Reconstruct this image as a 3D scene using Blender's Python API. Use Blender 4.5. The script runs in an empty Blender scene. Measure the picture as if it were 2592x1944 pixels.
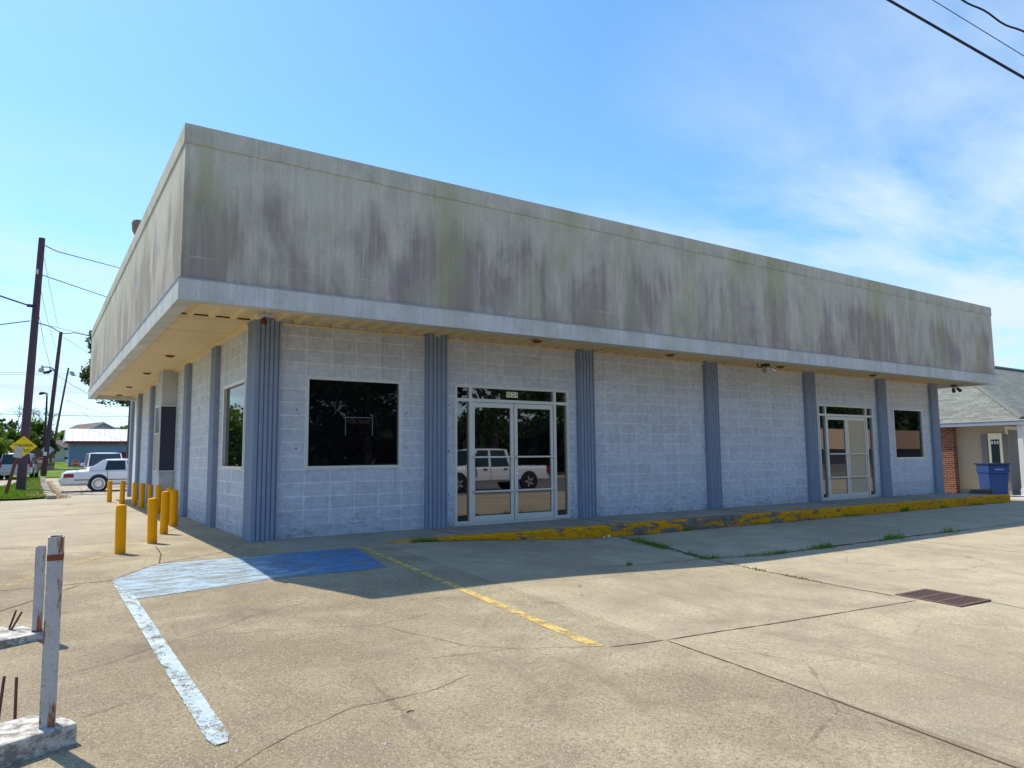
import bpy, math, random
from math import radians, sin, cos, pi, sqrt
from mathutils import Vector, Matrix
random.seed(7)
S = bpy.context.scene
COL = S.collection

# ------------------------------------------------------------------ camera
CAM = Vector((-2.6612109, -10.91771111, 1.20200385))
FP = 1816.302                      # focal length in photo pixels (2592 wide)
YAW, PIT, ROL = radians(33.6328465), radians(5.76639052), radians(-0.50481535)
def basis():
    f = Vector((sin(YAW)*cos(PIT), cos(YAW)*cos(PIT), sin(PIT)))
    r = Vector((cos(YAW), -sin(YAW), 0)); u = r.cross(f)
    return cos(ROL)*r+sin(ROL)*u, -sin(ROL)*r+cos(ROL)*u, f
RT, UP, FW = basis()
cd = bpy.data.cameras.new('camera'); cam = bpy.data.objects.new('camera', cd); COL.objects.link(cam)
cd.sensor_fit = 'HORIZONTAL'; cd.sensor_width = 36; cd.lens = FP/2592*36
cd.clip_start = 0.05; cd.clip_end = 3000
cam.matrix_world = Matrix(((RT.x, UP.x, -FW.x, CAM.x), (RT.y, UP.y, -FW.y, CAM.y), (RT.z, UP.z, -FW.z, CAM.z), (0, 0, 0, 1)))
S.camera = cam
S.render.resolution_x = 1024; S.render.resolution_y = 768
def at(px, py, d):                 # world point seen at photo pixel px, py and d metres deep
    return CAM + (RT*((px-1296)/FP) + UP*((972-py)/FP) + FW)*d
def atz(px, py, z):
    v = RT*((px-1296)/FP) + UP*((972-py)/FP) + FW
    return CAM + v*((z-CAM.z)/v.z)

# ------------------------------------------------------------------ light
SUNV = Vector((-1.30, 3.0, 5.50)).normalized()
EL = math.asin(SUNV.z); AZ = math.atan2(SUNV.x, SUNV.y)
sl = bpy.data.lights.new('sun', 'SUN'); sun = bpy.data.objects.new('sun', sl); COL.objects.link(sun)
sl.energy = 5.0; sl.angle = radians(0.5); sl.color = (1.0, 0.91, 0.76)
sun.rotation_euler = SUNV.to_track_quat('Z', 'Y').to_euler()
sun.location = SUNV*60
W = bpy.data.worlds.new('World'); S.world = W; W.use_nodes = True
nt = W.node_tree; nt.nodes.clear()
def wn(t, **k):
    n = nt.nodes.new(t)
    for a, b in k.items(): setattr(n, a, b)
    return n
out = wn('ShaderNodeOutputWorld'); bg = wn('ShaderNodeBackground')
sky = wn('ShaderNodeTexSky', sky_type='NISHITA', sun_disc=False, sun_elevation=EL, sun_rotation=AZ, altitude=0, air_density=1.0, dust_density=0.7, ozone_density=2.2)
hs = wn('ShaderNodeHueSaturation'); hs.inputs['Saturation'].default_value = 1.1; hs.inputs['Value'].default_value = 1.0
gm = wn('ShaderNodeGamma'); gm.inputs[1].default_value = 1.0
tc = wn('ShaderNodeTexCoord'); sp = wn('ShaderNodeSeparateXYZ')
nt.links.new(tc.outputs['Generated'], sp.inputs[0])
def wm(op, a, b=None, c=None, clamp=False):
    n = wn('ShaderNodeMath', operation=op, use_clamp=clamp)
    for i, v in enumerate((a, b, c)):
        if v is None: continue
        if isinstance(v, (int, float)): n.inputs[i].default_value = v
        else: nt.links.new(v, n.inputs[i])
    return n.outputs[0]
# cirrus: a high flat layer, seen where the view direction meets it
zz = wm('ADD', wm('MAXIMUM', sp.outputs[2], 0.0), 0.12)
cx = wm('DIVIDE', sp.outputs[0], zz); cy = wm('DIVIDE', sp.outputs[1], zz)
cc = wn('ShaderNodeCombineXYZ'); nt.links.new(cx, cc.inputs[0]); nt.links.new(cy, cc.inputs[1])
mp = wn('ShaderNodeMapping'); mp.inputs['Rotation'].default_value = (0, 0, radians(-28)); mp.inputs['Scale'].default_value = (0.6, 1.4, 1); mp.inputs['Location'].default_value = (1.1, 0.35, 0)
nt.links.new(cc.outputs[0], mp.inputs[0])
n1 = wn('ShaderNodeTexNoise'); n1.inputs['Scale'].default_value = 1.5; n1.inputs['Detail'].default_value = 9; n1.inputs['Roughness'].default_value = 0.6; n1.inputs['Distortion'].default_value = 0.25
nt.links.new(mp.outputs[0], n1.inputs['Vector'])
n2 = wn('ShaderNodeTexNoise'); n2.inputs['Scale'].default_value = 0.5; n2.inputs['Detail'].default_value = 2
nt.links.new(mp.outputs[0], n2.inputs['Vector'])
# a cloud field lies to the east (right of the view), thinner wisps low in the north
east = wm('MULTIPLY', wm('SUBTRACT', wm('ADD', wm('MULTIPLY', sp.outputs[0], 1.0), wm('MULTIPLY', sp.outputs[1], -0.15)), 0.47), 2.6, clamp=True)
low = wm('MULTIPLY', wm('SUBTRACT', 0.40, sp.outputs[2]), 3.2, clamp=True)
cov = wm('ADD', wm('MULTIPLY', east, 0.72), wm('MULTIPLY', low, 1.1))
c1 = wm('SUBTRACT', wm('ADD', wm('MULTIPLY', n1.outputs[0], 0.75), wm('MULTIPLY', n2.outputs[0], 0.25)), 0.36)
cm = wm('MULTIPLY', wm('MULTIPLY', wm('SUBTRACT', c1, 0.02), 4.2, clamp=True), cov, clamp=True)
haze = wm('POWER', wm('SUBTRACT', 1.0, wm('MAXIMUM', sp.outputs[2], 0.0)), 7.0)
cm2 = wm('ADD', cm, wm('MULTIPLY', haze, 0.30), clamp=True)
mx = wn('ShaderNodeMix', data_type='RGBA')
nt.links.new(sky.outputs[0], gm.inputs[0]); nt.links.new(gm.outputs[0], hs.inputs['Color'])
tint = wn('ShaderNodeMix', data_type='RGBA', blend_type='MULTIPLY'); tint.inputs[0].default_value = 1.0; nt.links.new(hs.outputs[0], tint.inputs[6]); tint.inputs[7].default_value = (1.15, 1.53, 1.66, 1)
nt.links.new(cm2, mx.inputs[0]); nt.links.new(tint.outputs[2], mx.inputs[6]); mx.inputs[7].default_value = (5.3, 6.5, 7.7, 1)
bg.inputs['Strength'].default_value = 0.13
nt.links.new(mx.outputs[2], bg.inputs['Color']); nt.links.new(bg.outputs[0], out.inputs[0])
S.view_settings.view_transform = 'Standard'; S.view_settings.look = 'None'
S.view_settings.exposure = 0.13; S.view_settings.gamma = 1; S.view_settings.use_curve_mapping = False
S.render.engine = 'CYCLES'; S.cycles.use_denoising = True
S.cycles.max_bounces = 6; S.cycles.transparent_max_bounces = 8

# ------------------------------------------------------------------ node helpers
class NT:
    def __init__(s, name, rough=0.8, spec=0.3):
        s.m = bpy.data.materials.new(name); s.m.use_nodes = True; s.t = s.m.node_tree
        s.b = s.t.nodes['Principled BSDF']; s.b.inputs['Roughness'].default_value = rough
        s.b.inputs['Specular IOR Level'].default_value = spec
        s.out = s.t.nodes['Material Output']; s.tc = s.t.nodes.new('ShaderNodeTexCoord')
        s.P = s.tc.outputs['Object']
    def n(s, t, **k):
        n = s.t.nodes.new(t)
        for a, b in k.items(): setattr(n, a, b)
        return n
    def put(s, sock, v):
        if hasattr(v, 'is_output') or isinstance(v, bpy.types.NodeSocket): s.t.links.new(v, sock)
        elif isinstance(v, tuple) and len(v) == 3 and sock.type == 'RGBA': sock.default_value = (*v, 1)
        else: sock.default_value = v
    def math(s, op, a, b=None, clamp=False):
        n = s.n('ShaderNodeMath', operation=op, use_clamp=clamp); s.put(n.inputs[0], a)
        if b is not None: s.put(n.inputs[1], b)
        return n.outputs[0]
    def map(s, scale=(1, 1, 1), loc=(0, 0, 0), rot=(0, 0, 0), v=None):
        n = s.n('ShaderNodeMapping'); n.inputs['Scale'].default_value = scale; n.inputs['Location'].default_value = loc
        n.inputs['Rotation'].default_value = rot; s.put(n.inputs[0], v or s.P); return n.outputs[0]
    def noise(s, scale, detail=4, rough=0.5, v=None, dist=0):
        n = s.n('ShaderNodeTexNoise'); n.inputs['Scale'].default_value = scale; n.inputs['Detail'].default_value = detail
        n.inputs['Roughness'].default_value = rough; n.inputs['Distortion'].default_value = dist
        s.put(n.inputs['Vector'], v or s.P); return n.outputs[0]
    def vor(s, scale, v=None, out='Distance', feature='F1'):
        n = s.n('ShaderNodeTexVoronoi', feature=feature); n.inputs['Scale'].default_value = scale; s.put(n.inputs['Vector'], v or s.P)
        return n.outputs[out]
    def ramp(s, f, stops):
        n = s.n('ShaderNodeValToRGB'); e = n.color_ramp.elements
        while len(e) > 1: e.remove(e[-1])
        for i, (p, c) in enumerate(stops):
            q = e[0] if i == 0 else e.new(p)
            q.position = p; q.color = (c, c, c, 1) if isinstance(c, (int, float)) else (*c, 1)
        s.put(n.inputs[0], f); return n.outputs[0]
    def mix(s, f, a, b, mode='MIX'):
        n = s.n('ShaderNodeMix', data_type='RGBA', blend_type=mode); s.put(n.inputs[0], f); s.put(n.inputs[6], a); s.put(n.inputs[7], b)
        return n.outputs[2]
    def sep(s, v=None):
        n = s.n('ShaderNodeSeparateXYZ'); s.put(n.inputs[0], v or s.P); return n.outputs
    def comb(s, x, y, z):
        n = s.n('ShaderNodeCombineXYZ')
        for i, v in enumerate((x, y, z)): s.put(n.inputs[i], v)
        return n.outputs[0]
    def bump(s, h, strength=0.3, dist=0.01, prev=None):
        n = s.n('ShaderNodeBump'); n.inputs['Strength'].default_value = strength; n.inputs['Distance'].default_value = dist
        s.put(n.inputs['Height'], h)
        if prev: s.put(n.inputs['Normal'], prev)
        s.t.links.new(n.outputs[0], s.b.inputs['Normal']); return n.outputs[0]
    def color(s, c): s.put(s.b.inputs['Base Color'], c)
    def alpha(s, a):
        tr = s.n('ShaderNodeBsdfTransparent'); mx = s.n('ShaderNodeMixShader'); s.put(mx.inputs[0], a)
        s.t.links.new(tr.outputs[0], mx.inputs[1]); s.t.links.new(s.b.outputs[0], mx.inputs[2]); s.t.links.new(mx.outputs[0], s.out.inputs[0])

def flat(name, c, rough=0.6, metal=0.0, var=0.12, scale=6, coat=0.0, spec=0.4, bump=0.0):
    m = NT(name, rough, spec); m.b.inputs['Metallic'].default_value = metal; m.b.inputs['Coat Weight'].default_value = coat
    f = m.noise(scale, 5, 0.6)
    m.color(m.mix(f, tuple(max(0, x*(1-var)) for x in c), tuple(min(1, x*(1+var)) for x in c)))
    if bump: m.bump(m.noise(scale*12, 3), bump, 0.005)
    return m.m

# ------------------------------------------------------------------ materials
def m_concrete():
    m = NT('aged_concrete', 0.9, 0.2)
    x, y, z = m.sep()
    big = m.noise(0.35, 5, 0.6, dist=0.6); mid = m.noise(1.7, 6, 0.65, dist=0.4); fine = m.noise(36, 6, 0.8); grit = m.noise(95, 3, 0.7)
    peb = m.vor(150, out='Color')
    c = m.ramp(big, [(0.34, (0.250, 0.200, 0.122)), (0.5, (0.375, 0.318, 0.205)), (0.66, (0.475, 0.415, 0.275))])
    c = m.mix(m.ramp(mid, [(0.34, 0.75), (0.58, 0.0)]), c, (0.21, 0.165, 0.115))
    c = m.mix(m.ramp(mid, [(0.6, 0.0), (0.78, 0.45)]), c, (0.56, 0.50, 0.40))
    c = m.mix(m.ramp(fine, [(0.38, 0.75), (0.53, 0.0)]), c, (0.14, 0.105, 0.07))
    c = m.mix(m.ramp(grit, [(0.55, 0.0), (0.68, 0.65)]), c, (0.66, 0.57, 0.42))
    ps = m.n('ShaderNodeSeparateColor'); m.put(ps.inputs[0], peb)
    c = m.mix(m.ramp(ps.outputs[0], [(0.86, 0.0), (0.95, 0.5)]), c, (0.20, 0.15, 0.10))
    c = m.mix(m.ramp(ps.outputs[1], [(0.92, 0.0), (0.97, 0.5)]), c, (0.60, 0.54, 0.43))
    # tyre-polished lanes and oil drips inside the bays
    lane = m.noise(0.9, 4, 0.6, v=m.map((0.35, 2.2, 1)))
    c = m.mix(m.ramp(lane, [(0.55, 0.0), (0.74, 0.35)]), c, (0.20, 0.165, 0.12))
    oil = m.vor(0.55, v=m.map((1, 1, 0.01), (0.3, 0.7, 0)))
    c = m.mix(m.math('MULTIPLY', m.ramp(oil, [(0.05, 0.6), (0.22, 0.0)]), m.ramp(m.noise(5, 4), [(0.4, 0.2), (0.6, 1.0)])), c, (0.12, 0.10, 0.085))
    # each pour has its own tone: older brown bay on the left, paler pours right of the joints
    sx = m.math('GREATER_THAN', x, 1.45); sy = m.math('LESS_THAN', y, -6.9)
    c = m.mix(m.math('MULTIPLY', sx, 0.16), c, (0.60, 0.52, 0.38))
    c = m.mix(m.math('MULTIPLY', m.math('MULTIPLY', m.math('SUBTRACT', 1.0, sx), m.math('LESS_THAN', y, -1.6)), 0.14), c, (0.215, 0.165, 0.105))
    c = m.mix(m.math('MULTIPLY', m.math('GREATER_THAN', x, 4.9), 0.15), c, (0.60, 0.53, 0.40))
    sc_ = m.noise(1.0, 6, 0.7, v=m.map((1.6, 0.5, 1), rot=(0, 0, 0.7)), dist=1.2)
    c = m.mix(m.ramp(sc_, [(0.54, 0.0), (0.70, 0.40)]), c, (0.19, 0.15, 0.10))
    cr = m.vor(0.42, v=m.map((1, 1, 0.01), (2.2, 5.1, 0)), feature='DISTANCE_TO_EDGE')
    wob = m.noise(6, 5, 0.7)
    hair = m.math('LESS_THAN', m.math('ADD', cr, m.math('MULTIPLY', m.math('SUBTRACT', wob, 0.5), 0.05)), 0.0022)
    c = m.mix(m.math('MULTIPLY', hair, m.ramp(m.noise(0.5, 2), [(0.45, 0.0), (0.55, 0.45)])), c, (0.13, 0.10, 0.07))
    # greyer, cleaner slabs up the side drive
    side = m.math('MULTIPLY', m.math('ADD', y, 0.5), 0.25, clamp=True)
    c = m.mix(m.math('MULTIPLY', side, 0.45), c, (0.47, 0.42, 0.34))
    m.color(c)
    h = m.math('ADD', m.math('MULTIPLY', fine, 0.6), m.math('MULTIPLY', grit, 0.5))
    m.bump(h, 0.6, 0.008)
    return m.m
def m_walk():
    m = NT('walkway_concrete', 0.88, 0.2)
    c = m.ramp(m.noise(1.4, 6, 0.65), [(0.3, (0.27, 0.245, 0.20)), (0.7, (0.42, 0.385, 0.32))])
    c = m.mix(m.ramp(m.noise(45, 4, 0.7), [(0.35, 0.4), (0.55, 0.0)]), c, (0.2, 0.18, 0.15))
    m.color(c); m.bump(m.noise(60, 4), 0.3, 0.004); return m.m
def m_curb():
    m = NT('chipped_yellow_curb', 0.85, 0.1)
    x, y, z = m.sep()
    worn = m.math('MULTIPLY', m.math('SUBTRACT', 1.0, m.math('MULTIPLY', m.math('ABSOLUTE', m.math('SUBTRACT', x, 8.3)), 0.26), clamp=True), 0.11)
    ch = m.math('ADD', m.noise(3.2, 7, 0.72, v=m.map((0.8, 1, 3.0))), worn)
    mask = m.ramp(ch, [(0.585, 0.0), (0.60, 1.0)])
    mask = m.math('MAXIMUM', mask, m.ramp(m.noise(30, 4, 0.7), [(0.68, 0.0), (0.71, 0.9)]))
    yel = m.mix(m.noise(7, 5, 0.7), (0.68, 0.28, 0.003), (0.84, 0.39, 0.006))
    yel = m.mix(m.ramp(m.noise(14, 5, 0.7), [(0.55, 0.0), (0.8, 0.6)]), yel, (0.22, 0.12, 0.03))
    con = m.ramp(m.noise(9, 5, 0.7), [(0.3, (0.12, 0.09, 0.075)), (0.7, (0.26, 0.22, 0.18))])
    grime = m.ramp(m.noise(1.0, 6, 0.75, v=m.map((9, 9, 14))), [(0.46, 0.0), (0.62, 0.75)])
    yel = m.mix(m.math('MULTIPLY', grime, m.ramp(m.noise(1.1, 3), [(0.35, 0.25), (0.65, 1.0)])), yel, (0.13, 0.075, 0.03))
    m.color(m.mix(mask, yel, con)); m.bump(mask, 0.6, 0.004); return m.m
def m_stain(name, base, streaks, green, bands=True, top=5.15, rough=0.85, dark=0.5, depth=1.0):
    """cement render with soft vertical run-off stains"""
    m = NT(name, rough, 0.2)
    x, y, z = m.sep()
    u = m.math('ADD', x, m.math('MULTIPLY', y, 1.0))
    v = m.comb(u, 0.0, z)
    c = m.mix(m.noise(2.2, 5, 0.6, v=v), tuple(k*0.86 for k in base), tuple(min(1, k*1.14) for k in base))
    fine = m.noise(1.0, 5, 0.65, v=m.map((26, 1, 0.7), v=v))
    c = m.mix(m.ramp(fine, [(0.32, 0.34), (0.56, 0.0)]), c, tuple(k*0.6 for k in base))
    c = m.mix(m.ramp(fine, [(0.56, 0.0), (0.74, 0.34)]), c, tuple(min(1, k*1.35) for k in base))
    if depth > 0:
        # where each run starts: ragged line below the coping
        start = m.noise(1.0, 4, 0.6, v=m.map((3.0, 1, 0.0), (3, 0, 0), v=v))
        drop = m.math('SUBTRACT', m.math('SUBTRACT', top, z), m.math('MULTIPLY', m.math('SUBTRACT', start, 0.34), 1.7))
        run = m.math('MULTIPLY', drop, 2.2, clamp=True)
        w1 = m.noise(1.0, 6, 0.62, v=m.map((1.0, 1, 0.42), (7.3, 0, 0), v=v), dist=0.5)
        w2 = m.noise(1.0, 5, 0.65, v=m.map((6.0, 1, 0.22), (1.7, 0, 0), v=v))
        ww = m.math('ADD', m.math('MULTIPLY', w1, 0.72), m.math('MULTIPLY', w2, 0.28))
        f = m.math('MULTIPLY', m.ramp(ww, [(0.44, 0.0), (0.56, 1.0)]), run)
        soft = m.noise(1.0, 4, 0.6, v=m.map((9, 1, 0.5), v=v))
        c = m.mix(m.math('MULTIPLY', m.math('MULTIPLY', f, m.ramp(soft, [(0.3, 0.55), (0.65, 1.0)])), dark), c, streaks)
        g = m.noise(1.0, 4, 0.6, v=m.map((0.95, 1, 0.28), (21.3, 0, 4), v=v), dist=0.4)
        c = m.mix(m.ramp(g, [(0.50, 0.0), (0.66, 0.6)]), c, green)
        # grime gathering along the bottom edge
        b = m.math('MULTIPLY', m.math('SUBTRACT', 0.75, m.math('SUBTRACT', z, 3.43)), 1.1, clamp=True)
        bn = m.noise(1.0, 5, 0.6, v=m.map((2.6, 1, 0.8), (5, 0, 9), v=v))
        c = m.mix(m.math('MULTIPLY', m.math('MULTIPLY', b, m.ramp(bn, [(0.4, 0.0), (0.65, 0.8)])), dark), c, streaks)
        # thin limy scars
        s = m.noise(1.0, 3, 0.5, v=m.map((38, 1, 1.1), (2, 0, 3), v=v))
        c = m.mix(m.ramp(s, [(0.68, 0.0), (0.73, 0.4)]), c, tuple(min(1, k*1.7) for k in base))
    m.color(c)
    if name == 'stained_parapet_render':
        for zz_ in (4.93, 3.72):
            ln = m.math('LESS_THAN', m.math('ABSOLUTE', m.math('SUBTRACT', m.math('ADD', z, m.math('MULTIPLY', m.noise(2.0, 3, 0.5, v=v), 0.02)), zz_+0.01)), 0.006)
            c = m.mix(m.math('MULTIPLY', ln, m.ramp(m.noise(1.3, 4, 0.6, v=v), [(0.5, 0.0), (0.6, 0.55)])), c, (0.66, 0.62, 0.55))
    blot = m.noise(1.6, 7, 0.7, v=m.map((1, 1, 0.8), v=v))
    c = m.mix(m.ramp(blot, [(0.36, 0.30), (0.5, 0.0)]), c, tuple(k*0.45 for k in base)); c = m.mix(m.ramp(m.noise(24, 5, 0.75, v=v), [(0.3, 0.35), (0.5, 0.0)]), c, tuple(k*0.5 for k in base))
    m.color(c)
    m.bump(m.noise(70, 4, 0.7), 0.25, 0.004)
    return m.m
def m_block(axis, off):
    m = NT('split_face_block_'+axis, 0.85, 0.2)
    x, y, z = m.sep()
    u = x if axis == 'x' else y
    uv = m.comb(m.math('ADD', u, -off+40.75), m.math('ADD', z, 20.63), 0.0)
    br = m.n('ShaderNodeTexBrick', offset=0.0, squash=1.0)
    m.put(br.inputs['Vector'], uv)
    for k, v in dict(Scale=1.0).items(): br.inputs[k].default_value = v
    br.inputs['Brick Width'].default_value = 0.4075; br.inputs['Row Height'].default_value = 0.2063
    br.inputs['Mortar Size'].default_value = 0.0105; br.inputs['Mortar Smooth'].default_value = 0.8
    br.inputs['Color1'].default_value = (0.62, 0.64, 0.72, 1); br.inputs['Color2'].default_value = (0.71, 0.735, 0.82, 1); br.inputs['Mortar'].default_value = (0.88, 0.90, 0.95, 1)
    br.inputs['Bias'].default_value = 0.15
    c = br.outputs['Color']
    mot = m.noise(9, 6, 0.7, v=m.map((1, 1, 1.3)))
    c = m.mix(m.ramp(mot, [(0.35, 0.35), (0.6, 0.0)]), c, (0.34, 0.335, 0.36))
    pits = m.noise(26, 5, 0.75, v=m.map((0.8, 0.8, 1.6)))
    rare = m.ramp(m.noise(2.6, 3), [(0.4, 0.15), (0.62, 1.0)])
    c = m.mix(m.math('MULTIPLY', m.ramp(pits, [(0.27, 0.85), (0.36, 0.0)]), rare), c, (0.16, 0.15, 0.17))
    c = m.mix(m.math('MULTIPLY', m.math('SUBTRACT', 0.5, z), 0.9, clamp=True), c, m.mix(m.noise(5, 6, 0.7), (0.38, 0.39, 0.46), (0.60, 0.62, 0.70)))
    c = m.mix(m.math('MULTIPLY', m.math('MULTIPLY', m.math('SUBTRACT', 0.55, z), 1.6, clamp=True), m.ramp(m.noise(11, 7, 0.8, v=m.map((0.5, 0.5, 2.2))), [(0.50, 0.0), (0.60, 0.75)])), c, (0.15, 0.145, 0.16))
    drip = m.noise(1.0, 5, 0.65, v=m.map((9, 9, 0.5)))
    c = m.mix(m.ramp(drip, [(0.58, 0.0), (0.72, 0.35)]), c, (0.33, 0.30, 0.29))
    m.color(c)
    face = m.math('MULTIPLY', m.noise(12, 7, 0.72, dist=0.3), m.math('SUBTRACT', 1.0, br.outputs['Fac']))
    h = m.math('ADD', face, m.math('MULTIPLY', br.outputs['Fac'], 0.52))
    m.bump(h, 0.9, 0.05)
    return m.m
def m_pilaster():
    m = NT('slate_blue_block', 0.8, 0.25)
    x, y, z = m.sep()
    c = m.mix(m.noise(7, 6, 0.7, v=m.map((1, 1, 0.5))), (0.185, 0.225, 0.315), (0.30, 0.35, 0.455))
    fr = m.math('FRACT', m.math('DIVIDE', m.math('ADD', z, 20.63), 0.2063))
    j = m.math('LESS_THAN', fr, 0.03)
    c = m.mix(m.math('MULTIPLY', j, 0.35), c, (0.14, 0.16, 0.22))
    pits = m.noise(45, 4, 0.7)
    c = m.mix(m.ramp(pits, [(0.27, 0.7), (0.36, 0.0)]), c, (0.10, 0.11, 0.14))
    m.color(c)
    m.bump(m.math('ADD', m.noise(55, 5, 0.7), m.math('MULTIPLY', j, -0.6)), 0.35, 0.006)
    return m.m
def m_glass(name='tinted_glass', base=(0.004, 0.004, 0.006), rough=0.015, ior=1.5):
    m = NT(name, rough, 0.5); m.color(base); m.b.inputs['IOR'].default_value = ior
    m.bump(m.noise(0.9, 2), 0.05, 0.01)
    return m.m
def m_soffit(axis):
    m = NT('cream_soffit_'+axis, 0.6, 0.3)
    x, y, z = m.sep()
    c = m.mix(m.noise(1.8, 6, 0.7, v=m.map((1, 0.4, 1))), (0.66, 0.49, 0.25), (0.84, 0.68, 0.42))
    if axis == 'flat':
        fr = m.math('FRACT', m.math('DIVIDE', y, 0.105))
        j = m.math('LESS_THAN', fr, 0.10)
        c = m.mix(m.math('MULTIPLY', j, 0.75), c, (0.30, 0.20, 0.10))
        c = m.mix(m.ramp(m.noise(1.0, 5, 0.6, v=m.map((0.4, 3.0, 1))), [(0.55, 0.0), (0.75, 0.5)]), c, (0.34, 0.25, 0.15))
        m.bump(j, -0.5, 0.006)
    c = m.mix(m.ramp(m.noise(14, 5, 0.75), [(0.66, 0.0), (0.74, 0.7)]), c, (0.22, 0.11, 0.05))
    m.color(c); return m.m
def m_paint(name, c1, c2, wear=0.5, scale=5.0, stretch=(1, 1, 1), soft=0.03):
    m = NT(name, 0.75, 0.3)
    m.color(m.mix(m.ramp(m.noise(5, 7, 0.75, v=m.map((0.6, 1.6, 1))), [(0.36, 0.0), (0.62, 1.0)]), c1, c2))
    a = m.noise(scale, 8, 0.74, v=m.map(stretch), dist=0.3)
    b = m.noise(90, 4, 0.75)
    f = m.math('ADD', m.math('MULTIPLY', a, 0.62), m.math('MULTIPLY', b, 0.38))
    m.alpha(m.ramp(f, [(wear-soft, 0.0), (wear+soft, 0.96)]))
    return m.m
def m_leaf(name, a, b, trans=0.35):
    m = NT(name, 0.55, 0.3)
    g = m.n('ShaderNodeNewGeometry')
    f = m.math('ADD', m.math('MULTIPLY', g.outputs['Random Per Island'], 0.6), m.math('MULTIPLY', m.noise(0.6, 2), 0.5))
    c = m.mix(f, a, b); m.color(c)
    tr = m.n('ShaderNodeBsdfTranslucent'); m.put(tr.inputs[0], m.mix(0.6, c, (0.20, 0.30, 0.02)))
    mx = m.n('ShaderNodeMixShader'); mx.inputs[0].default_value = trans
    m.t.links.new(m.b.outputs[0], mx.inputs[1]); m.t.links.new(tr.outputs[0], mx.inputs[2]); m.t.links.new(mx.outputs[0], m.out.inputs[0])
    return m.m
def m_shingle():
    m = NT('grey_shingle', 0.9, 0.2)
    x, y, z = m.sep()
    g = m.n('ShaderNodeNewGeometry'); gx, gy, gz = m.sep(g.outputs['Normal'])
    sel = m.math('GREATER_THAN', m.math('ABSOLUTE', gx), m.math('ABSOLUTE', gy))
    mu = m.n('ShaderNodeMix', data_type='FLOAT'); m.put(mu.inputs[0], sel); m.put(mu.inputs[2], x); m.put(mu.inputs[3], y)
    v = m.comb(mu.outputs[0], m.math('MULTIPLY', z, 1.9), 0.0)
    br = m.n('ShaderNodeTexBrick', offset=0.5); m.put(br.inputs['Vector'], v)
    br.inputs['Scale'].default_value = 1; br.inputs['Brick Width'].default_value = 0.33; br.inputs['Row Height'].default_value = 0.15
    br.inputs['Mortar Size'].default_value = 0.012; br.inputs['Mortar Smooth'].default_value = 0.3
    br.inputs['Color1'].default_value = (0.155, 0.16, 0.14, 1); br.inputs['Color2'].default_value = (0.26, 0.265, 0.23, 1); br.inputs['Mortar'].default_value = (0.10, 0.11, 0.11, 1)
    c = m.mix(m.ramp(m.noise(40, 4), [(0.35, 0.3), (0.6, 0.0)]), br.outputs['Color'], (0.16, 0.17, 0.16))
    m.color(c); m.bump(br.outputs['Fac'], -0.6, 0.02); return m.m
def m_brick():
    m = NT('red_brick', 0.85, 0.2)
    x, y, z = m.sep()
    br = m.n('ShaderNodeTexBrick', offset=0.5); m.put(br.inputs['Vector'], m.comb(m.math('ADD', x, y), z, 0.0))
    br.inputs['Scale'].default_value = 1; br.inputs['Brick Width'].default_value = 0.21; br.inputs['Row Height'].default_value = 0.075; br.inputs['Mortar Size'].default_value = 0.008
    br.inputs['Color1'].default_value = (0.12, 0.035, 0.02, 1); br.inputs['Color2'].default_value = (0.25, 0.085, 0.04, 1); br.inputs['Mortar'].default_value = (0.30, 0.25, 0.2, 1)
    m.color(br.outputs['Color']); return m.m
def m_rustpost():
    m = NT('rusty_white_steel', 0.6, 0.35)
    x, y, z = m.sep()
    c = m.mix(m.noise(8, 5), (0.34, 0.34, 0.36), (0.56, 0.55, 0.56)); c = m.mix(m.ramp(m.noise(34, 5, 0.8), [(0.55, 0.0), (0.68, 0.7)]), c, (0.14, 0.11, 0.10))
    r = m.noise(1.0, 6, 0.7, v=m.map((22, 22, 3.5)))
    c = m.mix(m.ramp(r, [(0.53, 0.0), (0.58, 1.0)]), c, m.mix(m.noise(40, 3), (0.16, 0.05, 0.02), (0.36, 0.12, 0.05)))
    m.color(c); m.bump(r, 0.3, 0.003); return m.m
def m_rusty(name='rust', a=(0.12, 0.04, 0.02), b=(0.30, 0.10, 0.05)):
    m = NT(name, 0.85, 0.2); m.color(m.mix(m.noise(18, 5, 0.7), a, b)); m.bump(m.noise(60, 3), 0.4, 0.003); return m.m
def m_wood(name, a, b):
    m = NT(name, 0.85, 0.2); m.color(m.mix(m.noise(1.0, 6, 0.7, v=m.map((14, 14, 0.6))), a, b)); m.bump(m.noise(1.0, 5, 0.7, v=m.map((30, 30, 1))), 0.4, 0.01); return m.m
def m_grass():
    m = NT('lawn_green', 0.9, 0.1)
    c = m.mix(m.noise(1.3, 6, 0.7), (0.07, 0.14, 0.012), (0.16, 0.24, 0.02))
    c = m.mix(m.ramp(m.noise(0.5, 5, 0.6), [(0.55, 0.0), (0.75, 0.6)]), c, (0.30, 0.30, 0.07))
    m.color(c); m.bump(m.noise(14, 5, 0.8), 0.8, 0.05); return m.m

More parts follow.
